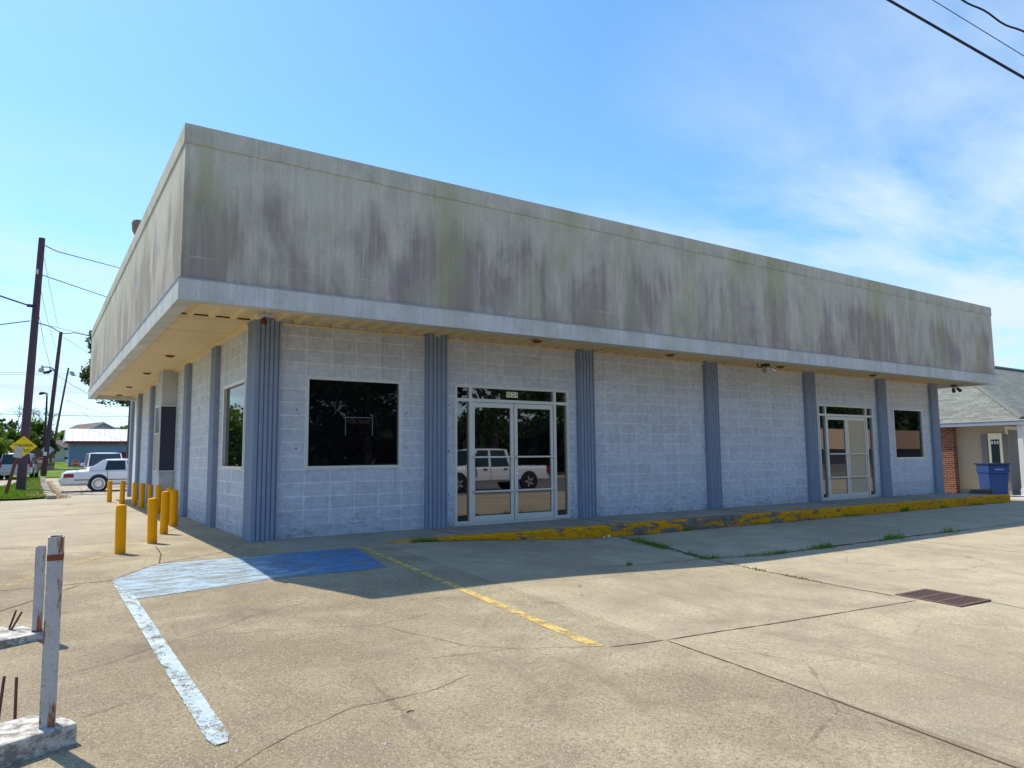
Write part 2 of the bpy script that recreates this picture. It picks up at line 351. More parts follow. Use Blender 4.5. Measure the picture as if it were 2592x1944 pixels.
M = {}
M['conc'] = m_concrete(); M['walk'] = m_walk(); M['curb'] = m_curb()
M['parapet'] = m_stain('stained_parapet_render', (0.60, 0.545, 0.455), (0.275, 0.205, 0.205), (0.37, 0.36, 0.19), dark=0.92)
M['cap'] = m_stain('stained_coping', (0.60, 0.55, 0.46), (0.30, 0.24, 0.21), (0.40, 0.38, 0.19), top=5.62, dark=0.8)
M['fascia'] = m_stain('pale_fascia', (0.66, 0.65, 0.66), (0.40, 0.41, 0.36), (0.50, 0.52, 0.40), top=3.75, dark=0.42)
M['blockx'] = m_block('x', 0.41); M['blocky'] = m_block('y', 0.41)
M['pil'] = m_pilaster(); M['glass'] = m_glass(); M['glassd'] = m_glass('door_glass', ior=2.3); M['screen'] = m_glass('dark_screen', (0.028, 0.028, 0.055), 0.3)
M['sof'] = m_soffit('rib'); M['sofl'] = m_soffit('flat')
M['alu'] = flat('aluminium_frame', (0.66, 0.65, 0.62), 0.45, 0.3, 0.06)
M['board'] = flat('tan_board', (0.56, 0.44, 0.30), 0.9, var=0.06)
M['dark'] = flat('dark_void', (0.02, 0.018, 0.016), 0.9)
M['roofing'] = flat('roofing', (0.25, 0.25, 0.24), 0.9)
M['panel'] = flat('pale_blue_panel', (0.46, 0.48, 0.50), 0.6, var=0.18, scale=3)
M['white'] = flat('white_paint', (0.72, 0.71, 0.68), 0.6, var=0.06)
def m_bollard():
    m = NT('safety_yellow', 0.7, 0.12)
    c = m.mix(m.noise(6, 5, 0.7), (0.88, 0.34, 0.002), (0.97, 0.43, 0.004))
    c = m.mix(m.ramp(m.noise(22, 6, 0.75), [(0.60, 0.0), (0.66, 0.8)]), c, (0.25, 0.12, 0.03))
    x, y, z = m.sep(); c = m.mix(m.math('MULTIPLY', m.math('SUBTRACT', 0.16, z), 4.0, clamp=True), c, m.mix(m.noise(18, 5, 0.8), (0.30, 0.15, 0.04), (0.72, 0.32, 0.02)))
    c = m.mix(m.ramp(m.noise(1.0, 5, 0.7, v=m.map((5, 5, 0.8))), [(0.5, 0.0), (0.7, 0.45)]), c, (0.50, 0.22, 0.02)); m.color(c); return m.m
M['bol'] = m_bollard()
M['rustp'] = m_rustpost(); M['rust'] = m_rusty(); M['rebar'] = m_rusty('rebar_rust', (0.09, 0.03, 0.03), (0.22, 0.08, 0.06))
M['grate'] = m_rusty('grate_iron', (0.10, 0.06, 0.055), (0.20, 0.125, 0.11))
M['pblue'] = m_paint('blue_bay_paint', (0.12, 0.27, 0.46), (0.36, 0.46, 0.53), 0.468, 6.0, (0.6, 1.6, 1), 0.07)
def _bluefix():        # deeper blue towards the right, paler blue towards the left, edge broken by noise
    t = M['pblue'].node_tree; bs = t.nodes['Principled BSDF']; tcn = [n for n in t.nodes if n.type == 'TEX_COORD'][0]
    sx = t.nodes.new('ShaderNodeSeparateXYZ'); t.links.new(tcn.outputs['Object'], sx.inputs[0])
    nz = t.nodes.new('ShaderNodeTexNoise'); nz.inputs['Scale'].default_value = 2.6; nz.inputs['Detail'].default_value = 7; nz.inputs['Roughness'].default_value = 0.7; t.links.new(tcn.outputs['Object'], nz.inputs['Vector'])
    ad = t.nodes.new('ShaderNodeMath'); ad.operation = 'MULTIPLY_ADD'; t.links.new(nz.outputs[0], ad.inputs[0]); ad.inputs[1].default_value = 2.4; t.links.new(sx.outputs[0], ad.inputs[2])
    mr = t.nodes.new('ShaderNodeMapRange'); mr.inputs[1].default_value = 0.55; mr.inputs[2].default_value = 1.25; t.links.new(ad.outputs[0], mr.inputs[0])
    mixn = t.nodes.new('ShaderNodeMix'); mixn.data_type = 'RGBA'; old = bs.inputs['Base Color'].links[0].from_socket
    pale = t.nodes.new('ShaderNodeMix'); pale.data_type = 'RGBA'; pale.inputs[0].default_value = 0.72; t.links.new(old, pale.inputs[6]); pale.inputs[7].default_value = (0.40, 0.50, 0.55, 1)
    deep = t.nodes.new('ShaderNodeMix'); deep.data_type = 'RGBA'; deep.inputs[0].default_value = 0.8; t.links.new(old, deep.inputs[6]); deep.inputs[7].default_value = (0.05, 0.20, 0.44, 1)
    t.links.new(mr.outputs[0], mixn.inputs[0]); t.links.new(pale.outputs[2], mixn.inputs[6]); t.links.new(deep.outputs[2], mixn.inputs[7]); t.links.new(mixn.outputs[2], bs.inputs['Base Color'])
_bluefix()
M['pblue2'] = m_paint('pale_blue_line_paint', (0.36, 0.46, 0.50), (0.52, 0.58, 0.59), 0.462, 7.0, (1.3, 0.8, 1), 0.045)
M['pyel'] = m_paint('faded_yellow_paint', (0.55, 0.38, 0.10), (0.66, 0.48, 0.18), 0.48, 8.0, (1, 1.4, 1))
M['pyel2'] = m_paint('old_yellow_paint', (0.55, 0.38, 0.12), (0.60, 0.46, 0.22), 0.53, 4.0)
M['joint'] = m_rusty('joint_dirt', (0.05, 0.035, 0.022), (0.14, 0.10, 0.06))
M['scuff'] = m_paint('pale_scuff', (0.58, 0.52, 0.42), (0.62, 0.56, 0.46), 0.53, 14.0)
M['grass'] = m_grass()
M['leafA'] = m_leaf('leaf_mid', (0.020, 0.055, 0.008), (0.10, 0.19, 0.02))
M['leafB'] = m_leaf('leaf_dark', (0.010, 0.03, 0.008), (0.045, 0.09, 0.02), 0.2)
M['leafC'] = m_leaf('leaf_bright', (0.06, 0.14, 0.01), (0.17, 0.30, 0.03), 0.4)
M['blade'] = m_leaf('grass_blade', (0.06, 0.15, 0.01), (0.20, 0.32, 0.03), 0.35)
M['dry'] = m_leaf('dry_leaf', (0.16, 0.08, 0.03), (0.38, 0.22, 0.10), 0.1)
M['bark'] = m_wood('bark', (0.05, 0.04, 0.03), (0.13, 0.11, 0.09))
M['pole'] = m_wood('creosoted_pole', (0.055, 0.030, 0.045), (0.12, 0.075, 0.10))
M['postw'] = m_wood('brown_post', (0.09, 0.035, 0.02), (0.18, 0.08, 0.05))
M['wire'] = flat('cable_black', (0.020, 0.012, 0.035), 0.6)
M['shingle'] = m_shingle(); M['brick'] = m_brick()
M['beige'] = flat('beige_siding', (0.42, 0.36, 0.28), 0.8, var=0.08); M['gutter'] = flat('blue_grey_gutter', (0.33, 0.37, 0.45), 0.5)
M['shutter'] = flat('grey_shutter', (0.20, 0.18, 0.17), 0.7)
M['bin'] = flat('blue_plastic', (0.003, 0.045, 0.20), 0.45, var=0.1); M['black'] = flat('black_plastic', (0.015, 0.015, 0.018), 0.5)
M['pwhite'] = flat('white_car_paint', (0.74, 0.74, 0.78), 0.3, 0, 0.03, coat=0.8); M['psil'] = flat('silver_car_paint', (0.42, 0.42, 0.44), 0.35, 0.4, 0.04, coat=0.8)
M['cglass'] = m_glass('car_glass', (0.02, 0.035, 0.04), 0.05); M['tyre'] = flat('tyre_rubber', (0.018, 0.018, 0.018), 0.85)
M['rim'] = flat('bright_rim', (0.55, 0.55, 0.55), 0.3, 0.6); M['red'] = flat('tail_lamp_red', (0.30, 0.015, 0.03), 0.3)
M['chrome'] = flat('chrome', (0.7, 0.7, 0.72), 0.15, 0.9, 0.03)
M['signY'] = flat('sign_yellow', (0.85, 0.58, 0.005), 0.5, var=0.05); M['signR'] = flat('sign_red', (0.60, 0.03, 0.03), 0.5, var=0.08)
M['ink'] = flat('black_ink', (0.03, 0.025, 0.02), 0.6); M['signG'] = flat('grey_sheet', (0.50, 0.47, 0.52), 0.5)
M['bluewall'] = flat('blue_metal_siding', (0.19, 0.25, 0.42), 0.6, var=0.2, scale=1.5); M['maroon'] = flat('maroon_trim', (0.15, 0.02, 0.04), 0.6)
M['tin'] = flat('white_tin_roof', (0.72, 0.68, 0.70), 0.4, 0, 0.05); M['brownroof'] = flat('brown_shingle', (0.125, 0.085, 0.085), 0.9)
M['greyside'] = flat('grey_siding', (0.42, 0.38, 0.38), 0.8, var=0.05); M['creamw'] = flat('cream_wall', (0.46, 0.45, 0.38), 0.8, var=0.06)
M['fence'] = m_wood('fence_wood', (0.09, 0.055, 0.045), (0.20, 0.13, 0.11))
M['cream'] = flat('cream_plate', (0.95, 0.92, 0.66), 0.6, var=0.03)
M['letters'] = flat('rust_red_letters', (0.10, 0.03, 0.02), 0.8); M['wlabel'] = flat('grey_white_tape', (0.14, 0.16, 0.20), 0.7)
M['stone'] = flat('pebble', (0.40, 0.35, 0.30), 0.9, var=0.3)
M['roofunit'] = m_rusty('weathered_sheet', (0.16, 0.10, 0.09), (0.34, 0.25, 0.22))
M['tanroof'] = flat('tan_metal_roof', (0.42, 0.27, 0.18), 0.7); M['orangeb'] = flat('orange_brick', (0.42, 0.14, 0.06), 0.9)
M['street'] = flat('street_asphalt', (0.16, 0.14, 0.13), 0.9, var=0.2, scale=2, bump=0.3)
def m_cladwhite():
    m = NT('grimy_white_kerb', 0.85, 0.2)
    c = m.mix(m.noise(6, 6, 0.7), (0.50, 0.47, 0.43), (0.68, 0.65, 0.60))
    x, y, z = m.sep()
    low = m.math('MULTIPLY', m.math('SUBTRACT', 0.06, z), 5.0, clamp=True)
    f = m.ramp(m.noise(9, 7, 0.75, v=m.map((1, 1, 1.8))), [(0.44, 0.0), (0.56, 1.0)])
    c = m.mix(m.math('MULTIPLY', f, 0.75), c, (0.10, 0.085, 0.075)); m.color(c); m.bump(m.noise(30, 5, 0.7), 0.6, 0.012); return m.m
M['grimy'] = m_cladwhite()

# ------------------------------------------------------------------ object helpers
class MB:
    def __init__(s): s.v = []; s.f = []; s.mi = []; s.mats = []
    def mat(s, m):
        if m not in s.mats: s.mats.append(m)
        return s.mats.index(m)
    def add(s, vs, fs, mi=0):
        o = len(s.v); s.v += [tuple(p) for p in vs]; s.f += [tuple(i+o for i in f) for f in fs]; s.mi += [mi]*len(fs)
    def box(s, x0, x1, y0, y1, z0, z1, mi=0):
        s.add([(x0, y0, z0), (x1, y0, z0), (x1, y1, z0), (x0, y1, z0), (x0, y0, z1), (x1, y0, z1), (x1, y1, z1), (x0, y1, z1)],
              [(0, 3, 2, 1), (4, 5, 6, 7), (0, 1, 5, 4), (1, 2, 6, 5), (2, 3, 7, 6), (3, 0, 4, 7)], mi)
    def prism(s, poly, z0, z1, mi=0):        # footprint polygon (ccw) extruded up
        n = len(poly)
        s.add([(x, y, z0) for x, y in poly]+[(x, y, z1) for x, y in poly],
              [tuple(range(n))[::-1], tuple(range(n, 2*n))]+[(i, (i+1) % n, (i+1) % n+n, i+n) for i in range(n)], mi)
    def extr(s, pts, vec, mi=0):             # any planar polygon swept by vec
        n = len(pts); v = Vector(vec)
        s.add([tuple(p) for p in pts]+[tuple(Vector(p)+v) for p in pts],
              [tuple(range(n))[::-1], tuple(range(n, 2*n))]+[(i, (i+1) % n, (i+1) % n+n, i+n) for i in range(n)], mi)
    def tube(s, pts, r, seg=8, mi=0, cap=True):
        pts = [Vector(p) for p in pts]; rs = r if isinstance(r, (list, tuple)) else [r]*len(pts)
        rings = []
        for i, p in enumerate(pts):
            d = (pts[min(i+1, len(pts)-1)]-pts[max(i-1, 0)]).normalized()
            a = d.cross(Vector((0, 0, 1)) if abs(d.z) < 0.9 else Vector((1, 0, 0))).normalized(); b = d.cross(a)
            rings.append([p+(a*cos(2*pi*k/seg)+b*sin(2*pi*k/seg))*rs[i] for k in range(seg)])
        vs = [q for g in rings for q in g]; fs = []
        for i in range(len(pts)-1):
            for k in range(seg):
                k2 = (k+1) % seg; fs.append((i*seg+k, i*seg+k2, (i+1)*seg+k2, (i+1)*seg+k))
        if cap: fs += [tuple(range(seg))[::-1], tuple(range((len(pts)-1)*seg, len(pts)*seg))]
        s.add(vs, fs, mi)
    def lathe(s, prof, c=(0, 0, 0), seg=16, mi=0, axis='z'):
        vs = []; fs = []
        for r, z in prof:
            for k in range(seg):
                a = 2*pi*k/seg; p = (r*cos(a), r*sin(a), z)
                if axis == 'y': p = (p[0], p[2], p[1])
                if axis == 'x': p = (p[2], p[0], p[1])
                vs.append((c[0]+p[0], c[1]+p[1], c[2]+p[2]))
        for i in range(len(prof)-1):
            for k in range(seg):
                k2 = (k+1) % seg; fs.append((i*seg+k, i*seg+k2, (i+1)*seg+k2, (i+1)*seg+k))
        fs += [tuple(range(seg))[::-1], tuple(range((len(prof)-1)*seg, len(prof)*seg))]
        s.add(vs, fs, mi)
    def build(s, name, mats, parent=None, smooth=False, bevel=0, kind=None):
        me = bpy.data.meshes.new(name); me.from_pydata(s.v, [], s.f)
        ml = mats if isinstance(mats, (list, tuple)) else [mats]
        for m in ml: me.materials.append(m)
        if len(ml) > 1: me.polygons.foreach_set('material_index', s.mi)
        if smooth: me.polygons.foreach_set('use_smooth', [True]*len(me.polygons))
        me.validate(); me.update()
        import bmesh
        if len(s.f) < 5000:
            bm = bmesh.new(); bm.from_mesh(me); bmesh.ops.recalc_face_normals(bm, faces=bm.faces); bm.to_mesh(me); bm.free()
        o = bpy.data.objects.new(name, me); COL.objects.link(o)
        if parent: o.parent = parent
        if bevel:
            b = o.modifiers.new('bevel', 'BEVEL'); b.width = bevel; b.segments = 2; b.limit_method = 'ANGLE'
        if kind: o['kind'] = kind
        return o
def box(name, m, parent, *a, bevel=0):
    b = MB(); b.box(*a); return b.build(name, m, parent, bevel=bevel)
def thing(name, label, cat, loc=(0, 0, 0), rz=0, group=None):
    o = bpy.data.objects.new(name, None); COL.objects.link(o); o.location = loc; o.rotation_euler = (0, 0, rz); o.empty_display_size = 0.2
    return tag(o, label, cat, group)
def tag(o, label, cat, group=None):
    o['label'] = label; o['category'] = cat
    if group: o['group'] = group
    return o
def dup(o, loc, rz, label, group=None, parent=None):
    c = o.copy(); COL.objects.link(c); c.location = loc; c.rotation_euler = (0, 0, rz)
    if label: c['label'] = label
    if group: c['group'] = group
    for ch in [k for k in o.children]:
        d = ch.copy(); COL.objects.link(d); d.parent = c
        for g in [k for k in ch.children]:
            e = g.copy(); COL.objects.link(e); e.parent = d
    return c
def text(name, body, size, m, parent, loc, rot, depth=0.002, xs=1.0, fat=0.0):
    cu = bpy.data.curves.new(name, 'FONT'); cu.body = body; cu.size = size; cu.extrude = depth; cu.offset = fat; cu.align_x = 'CENTER'; cu.align_y = 'CENTER'
    t = bpy.data.objects.new('tmp', cu); COL.objects.link(t)
    dg = bpy.context.evaluated_depsgraph_get(); dg.update()
    me = bpy.data.meshes.new_from_object(t.evaluated_get(dg)); bpy.data.objects.remove(t)
    me.materials.clear(); me.materials.append(m)
    o = bpy.data.objects.new(name, me); COL.objects.link(o); o.parent = parent; o.location = loc; o.rotation_euler = rot; o.scale = (xs, 1, 1)
    return o

def ss(a, b, x):
    t = min(max((x-a)/(b-a), 0), 1); return t*t*(3-2*t)
def hh(x, y):                                   # height of the paved ground
    c = -0.19*ss(1.2, 6, x) - 0.09*ss(19.5, 24, x)
    t = min(max((-1.8-y)/8.5, 0), 1)
    h = c*(1-t) - 0.36*t
    if y > 14:
        h += -0.15*ss(15, 22, y)*(1-ss(34, 44, y)) + 0.35*ss(45, 78, y) + 0.6*ss(78, 96, y)
    return h

# ================================================================== GROUND
def axis_pts(lo, hi, near_lo, near_hi, step):
    p = []; v = near_lo
    while v < near_hi: p.append(v); v += step
    p.append(near_hi)
    d = step; v = near_hi
    while v < hi: d *= 1.3; v += d; p.append(min(v, hi))
    d = step; v = near_lo
    while v > lo: d *= 1.3; v -= d; p.insert(0, max(v, lo))
    return p
xs = axis_pts(-900, 900, -6, 26, 0.5); ys = axis_pts(-900, 1400, -13, 110, 0.5)
g = MB(); g.v = [(x, y, hh(x, y)) for y in ys for x in xs]
nx = len(xs); g.f = [(j*nx+i, j*nx+i+1, (j+1)*nx+i+1, (j+1)*nx+i) for j in range(len(ys)-1) for i in range(nx-1)]
g.mi = [0]*len(g.f)
gobj = g.build('ground', M['conc'], smooth=True, kind='structure')

def sheet(name, e0, e1, m, n=40, k=8, off=0.004, kind='structure', wob=0.0, ends=0.0):
    """strip between two polylines laid on the ground"""
    def samp(e, t):
        L = [0]
        for a, b in zip(e, e[1:]): L.append(L[-1]+math.hypot(b[0]-a[0], b[1]-a[1]))
        d = t*L[-1]
        for i in range(len(e)-1):
            if d <= L[i+1]+1e-9:
                q = (d-L[i])/max(L[i+1]-L[i], 1e-9); return (e[i][0]+(e[i+1][0]-e[i][0])*q, e[i][1]+(e[i+1][1]-e[i][1])*q)
        return e[-1]
    b = MB(); rnd = random.Random(hash(name) % 999 + len(e0))
    for i in range(n+1):
        A = samp(e0, i/n); B = samp(e1, i/n); w0 = rnd.uniform(-wob, wob); w1 = rnd.uniform(-wob, wob)
        for j in range(k+1):
            t = j/k; x = A[0]+(B[0]-A[0])*t; y = A[1]+(B[1]-A[1])*t
            d = (w0*(1-t)+w1*t)
            L = max(math.hypot(B[0]-A[0], B[1]-A[1]), 1e-6)
            x += (B[0]-A[0])/L*d; y += (B[1]-A[1])/L*d
            b.v.append((x, y, hh(x, y)+off))
    b.f = [(i*(k+1)+j, i*(k+1)+j+1, (i+1)*(k+1)+j+1, (i+1)*(k+1)+j) for i in range(n) for j in range(k)]; b.mi = [0]*len(b.f)
    return b.build(name, m, kind=kind)
def line_strip(b, pts, w, off=0.003, jit=0.01, wv=0.4, seed=1):
    r = random.Random(seed); P = []
    for a, c in zip(pts, pts[1:]):
        L = math.hypot(c[0]-a[0], c[1]-a[1]); n = max(2, int(L/0.07))
        for i in range(n): P.append((a[0]+(c[0]-a[0])*i/n, a[1]+(c[1]-a[1])*i/n))
    P.append(pts[-1]); Q = []; j = 0
    for i, p in enumerate(P):
        j = j*0.8 + r.uniform(-jit, jit)
        a = P[max(i-1, 0)]; c = P[min(i+1, len(P)-1)]; L = math.hypot(c[0]-a[0], c[1]-a[1]); nx_, ny_ = -(c[1]-a[1])/L, (c[0]-a[0])/L
        ww = w*(1+r.uniform(-wv, wv))/2
        if i in (0, len(P)-1): ww *= 0.2
        Q.append(((p[0]+nx_*(j+ww), p[1]+ny_*(j+ww)), (p[0]+nx_*(j-ww), p[1]+ny_*(j-ww))))
    o = len(b.v)
    for l, q in Q: b.v += [(l[0], l[1], hh(*l)+off), (q[0], q[1], hh(*q)+off)]
    for i in range(len(Q)-1): b.f.append((o+2*i, o+2*i+1, o+2*i+3, o+2*i+2)); b.mi.append(0)

jb = MB()
line_strip(jb, [(1.46, -6.83), (1.44, -7.91), (1.36, -9.25), (1.4, -13)], 0.014, jit=0.003)
line_strip(jb, [(1.46, -6.83), (2.8, -6.92), (4.85, -6.98)], 0.013, jit=0.003, seed=2)
line_strip(jb, [(0.95, -6.74), (1.46, -6.83)], 0.012, jit=0.004, seed=3)
line_strip(jb, [(5.75, -1.60), (5.62, -2.52), (5.09, -3.99), (4.9, -5.69), (4.86, -6.75)], 0.022, jit=0.006, seed=4)
line_strip(jb, [(5.75, -1.60), (5.62, -2.52), (5.09, -3.99)], 0.09, off=0.0025, jit=0.012, wv=0.8, seed=51)
line_strip(jb, [(5.7, -4.12), (6.2, -4.2), (9.57, -4.19), (12, -4.25)], 0.07, off=0.0025, jit=0.01, wv=0.8, seed=52)
line_strip(jb, [(1.9, -1.40), (6, -1.46), (12, -1.56), (20, -1.68)], 0.05, off=0.0025, jit=0.008, wv=0.9, seed=53)
line_strip(jb, [(5.09, -4.0), (6.2, -4.2), (9.57, -4.19), (14.2, -4.3), (24, -4.4)], 0.028, jit=0.006, seed=5)
line_strip(jb, [(5.09, -4.0), (4.0, -4.1), (2.9, -4.05)], 0.012, jit=0.004, seed=6)
line_strip(jb, [(5.47, -7.33), (5.3, -8.2), (5.2, -10), (5.2, -13)], 0.013, jit=0.003, seed=7)
line_strip(jb, [(-2.9, -2.42), (-1.94, -2.40), (-1.38, -1.57), (-0.6, -1.0), (-0.02, -0.02)], 0.012, jit=0.002, seed=8)
line_strip(jb, [(-1.38, -1.57), (0.97, -1.50), (1.7, -1.45)], 0.010, jit=0.002, seed=9)
line_strip(jb, [(-1.38, -1.57), (-1.24, -0.7), (-1.18, 0.32)], 0.016, jit=0.006, seed=10)
line_strip(jb, [(-6, 7.3), (-2.19, 7.71), (-1.07, 7.93), (-0.17, 8.3)], 0.03, jit=0.004, seed=11)
line_strip(jb, [(-6, 12.6), (-0.9, 12.9)], 0.02, jit=0.004, seed=12)
line_strip(jb, [(-8, 1.55), (-1.2, 1.2), (-0.2, 1.25)], 0.012, jit=0.003, seed=14)
line_strip(jb, [(-3.2, 3.2), (-0.2, 3.8)], 0.01, jit=0.003, seed=15)
line_strip(jb, [(9.6, -4.19), (9.5, -8), (9.5, -13)], 0.012, jit=0.003, seed=16)
line_strip(jb, [(9.6, -4.15), (9.7, -1.7)], 0.014, jit=0.003, seed=17)
line_strip(jb, [(-2.2, -1.57-0.9), (-4, -4.9), (-6, -8.6)], 0.010, jit=0.002, seed=18)
jb.build('pavement_joint', M['joint'], kind='structure')
cb = MB()
line_strip(cb, [(0.95, -6.72), (0.4, -6.45), (0.05, -6.16), (-0.25, -5.33)], 0.004, jit=0.012, seed=21)
line_strip(cb, [(-1.95, -7.35), (-1.45, -7.05), (-1.09, -6.9), (-0.6, -6.86), (-0.2, -6.72)], 0.004, jit=0.012, seed=22)
line_strip(cb, [(-2.6, -5.52), (-2.2, -5.3), (-1.88, -5.08), (-1.3, -4.75), (-1.07, -4.51), (-0.5, -4.3)], 0.004, jit=0.012, seed=23)
line_strip(cb, [(-1.6, -4.9), (-0.9, -5.1), (-0.25, -5.33), (0.3, -5.2)], 0.003, jit=0.012, seed=24)
line_strip(cb, [(0.2, -4.6), (0.9, -4.85), (1.7, -4.7), (2.2, -4.9)], 0.003, jit=0.01, seed=25)
0 and line_strip(cb, [(-0.9, -8.5), (-0.3, -8.0), (0.1, -7.2), (0.3, -6.4)], 0.002, jit=0.01, seed=26)
cb.build('pavement_crack', M['joint'], kind='structure')
sc = MB()
for i in range(7):
    x0 = random.uniform(0.8, 3.8); y0 = random.uniform(-7.5, -4.8); a = random.uniform(0.5, 2.2); R_ = random.uniform(1.2, 3)
    line_strip(sc, [(x0+R_*sin(t*a/8)*0.6, y0-R_*(1-cos(t*a/8))) for t in range(9)], 0.010, jit=0.002, seed=40+i)
sc.build('tyre_scuff', M['scuff'], kind='structure')

# painted markings
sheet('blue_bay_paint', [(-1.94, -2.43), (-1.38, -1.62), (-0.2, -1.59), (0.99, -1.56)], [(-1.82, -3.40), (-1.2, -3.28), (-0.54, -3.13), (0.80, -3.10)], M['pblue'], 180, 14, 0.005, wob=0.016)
sheet('blue_line_paint', [(-1.935, -2.62), (-1.90, -4.6), (-1.862, -6.9), (-1.835, -6.99)], [(-1.815, -3.2), (-1.79, -4.6), (-1.752, -6.88), (-1.775, -6.975)], M['pblue2'], 120, 4, 0.008, wob=0.0035)
sheet('yellow_line_paint', [(1.03, -1.50), (0.93, -4.42), (0.84, -6.64)], [(1.13, -1.50), (1.02, -4.42), (0.95, -6.73)], M['pyel'], 50, 3, 0.004, wob=0.004)
sheet('yellow_edge_paint', [(-6.2, -9.3), (-2.90, -2.28), (-1.72, 0.02), (-0.50, 3.2)], [(-6.1, -9.35), (-2.80, -2.32), (-1.62, -0.03), (-0.40, 3.15)], M['pyel2'], 60, 2, 0.004)
sheet('yellow_edge_paint', [(-0.50, 3.25), (-0.42, 6.0), (-0.40, 9.5), (-1.0, 13.2)], [(-0.38, 3.25), (-0.30, 6.0), (-0.28, 9.5), (-0.88, 13.2)], M['pyel2'], 60, 2, 0.004)
sheet('yellow_line_paint', [(-7, 5.4), (-3.2, 5.2), (-1.3, 5.0)], [(-7, 5.3), (-3.2, 5.1), (-1.3, 4.9)], M['pyel2'], 40, 2, 0.004)

# walkway slab and curb
cu_y = lambda x: -1.36 - (x-1.7)*0.0155
w = MB(); w.prism([(0.2, 0.5), (0.2, -1.36), (1.0, -1.36), (20.1, cu_y(20.1)+0.16), (20.1, 0.5)], -0.45, 0.006)
w.box(-0.0, 20.1, 0.5, 1.0, -0.4, 0.006)
w.build('sidewalk', M['walk'], kind='structure')
c = MB(); n = 60
for i in range(n+1):
    x = 1.55+(20.32-1.55)*i/n; y = cu_y(x); jz = 0.002*sin(i*2.1)
    zt = 0.014 if i else 0.004
    c.v += [(x, y-0.012, -0.5), (x, y-0.010+0.004*sin(i*1.7), zt-0.02+jz), (x, y+0.012, zt+jz), (x, y+0.17, zt+jz), (x, y+0.17, -0.5)]
for i in range(n):
    for k in range(4): c.f.append((i*5+k, i*5+k+1, (i+1)*5+k+1, (i+1)*5+k))
c.f += [(0, 1, 2, 3, 4), tuple(n*5+k for k in (4, 3, 2, 1, 0))]; c.mi = [0]*len(c.f)
c.build('curb', M['curb'], kind='structure')
wj = MB()
for x in (2.9, 6.1, 9.8, 13.4, 16.8): wj.box(x, x+0.012, cu_y(x)+0.18, -0.02, 0.0, 0.0105)
wj.build('sidewalk_joint', M['joint'], kind='structure')
# street in front, beyond the lot
b = MB(); b.box(-300, 300, -31, -14.5, -0.60, -0.352); b.build('street', M['street'], kind='structure')

# lawns
def lawn(name, poly_fn, x0, x1, y0, y1, step, off=0.02):
    b = MB(); idx = {}
    nx_ = int((x1-x0)/step); ny_ = int((y1-y0)/step)
    for j in range(ny_+1):
        y = y0+j*step; a, c_ = poly_fn(y)
        for i in range(nx_+1):
            x = a+(c_-a)*i/nx_; b.v.append((x, y, hh(x, y)+off+0.02*random.random()))
    b.f = [(j*(nx_+1)+i, j*(nx_+1)+i+1, (j+1)*(nx_+1)+i+1, (j+1)*(nx_+1)+i) for j in range(ny_) for i in range(nx_)]; b.mi = [0]*len(b.f)
    return b.build(name, M['grass'], smooth=True, kind='structure')
def isl(y):
    left = -4.9+ (y-16.5)*0.018 if y < 28 else -4.7+(y-28)*0.13
    right = -2.25 if y > 17 else -2.25-(17-y)*0.6
    return (left, right)
lawn('grass_verge', isl, 0, 3, 16.0, 45.0, 0.5, 0.05)
lawn('lawn', lambda y: (-3.0-(y-47)*0.25, 30), 0, 33, 47.5, 150, 1.0, 0.04)
lawn('side_lawn', lambda y: (-40, -7.5), 0, 32, -12, 16, 1.0, 0.03)
# grass blades
def blades(name, pts, hmin, hmax, w, m, label=None, seed=3, lean=0.5):
    r = random.Random(seed); b = MB()
    for x, y, z, k in pts:
        h = r.uniform(hmin, hmax)*k; a = r.uniform(0, 2*pi); ww = w*r.uniform(0.6, 1.3)/2; lx, ly = r.uniform(-lean, lean)*h, r.uniform(-lean, lean)*h
        dx, dy = cos(a)*ww, sin(a)*ww
        b.add([(x-dx, y-dy, z), (x+dx, y+dy, z), (x+lx*0.4+dx*0.6, y+ly*0.4+dy*0.6, z+h*0.6), (x+lx, y+ly, z+h), (x+lx*0.4-dx*0.6, y+ly*0.4-dy*0.6, z+h*0.6)], [(0, 1, 2, 3, 4)])
    o = b.build(name, m, kind='stuff')
    if label: o['label'] = label; o['category'] = 'grass'
    return o
pts = []
for i in range(9000):
    y = 16.0+random.random()**1.4*28; a, c_ = isl(y); x = random.uniform(a, c_); pts.append((x, y, hh(x, y)+0.05, 0.6+0.7*random.random()))
blades('verge_grass', pts, 0.05, 0.13, 0.03, M['blade'], 'tufty green grass on the verge round the nearest utility pole')
# island kerb and dead leaves
k = MB()
for i in range(29):
    y = 16.1+i; k.box(-2.24+0.02*sin(i), -1.98, y, y+0.97, -0.4, hh(-2, y)+0.11+0.01*sin(i*3))
k.build('verge_kerb', M['walk'], kind='structure')
b = MB(); r = random.Random(5)
for i in range(2600):
    y = 16+r.random()**1.3*24; x = -1.95+abs(r.gauss(0, 0.17)) if r.random() < 0.7 else -2.45+r.gauss(0, 0.2); z = hh(x, y)+(0.02 if x > -1.98 else 0.10)+r.random()*0.05; s_ = r.uniform(0.015, 0.04)
    a = r.uniform(0, 6.28); t = r.uniform(-0.5, 0.5)
    b.add([(x-cos(a)*s_, y-sin(a)*s_, z), (x-sin(a)*s_*.5, y+cos(a)*s_*.5, z+t*s_), (x+cos(a)*s_, y+sin(a)*s_, z+.01), (x+sin(a)*s_*.5, y-cos(a)*s_*.5, z-t*s_*.3)], [(0, 1, 2, 3)])
o = b.build('fallen_leaves', M['dry'], kind='stuff'); o['label'] = 'brown fallen leaves drifted along the verge kerb'; o['category'] = 'leaves'
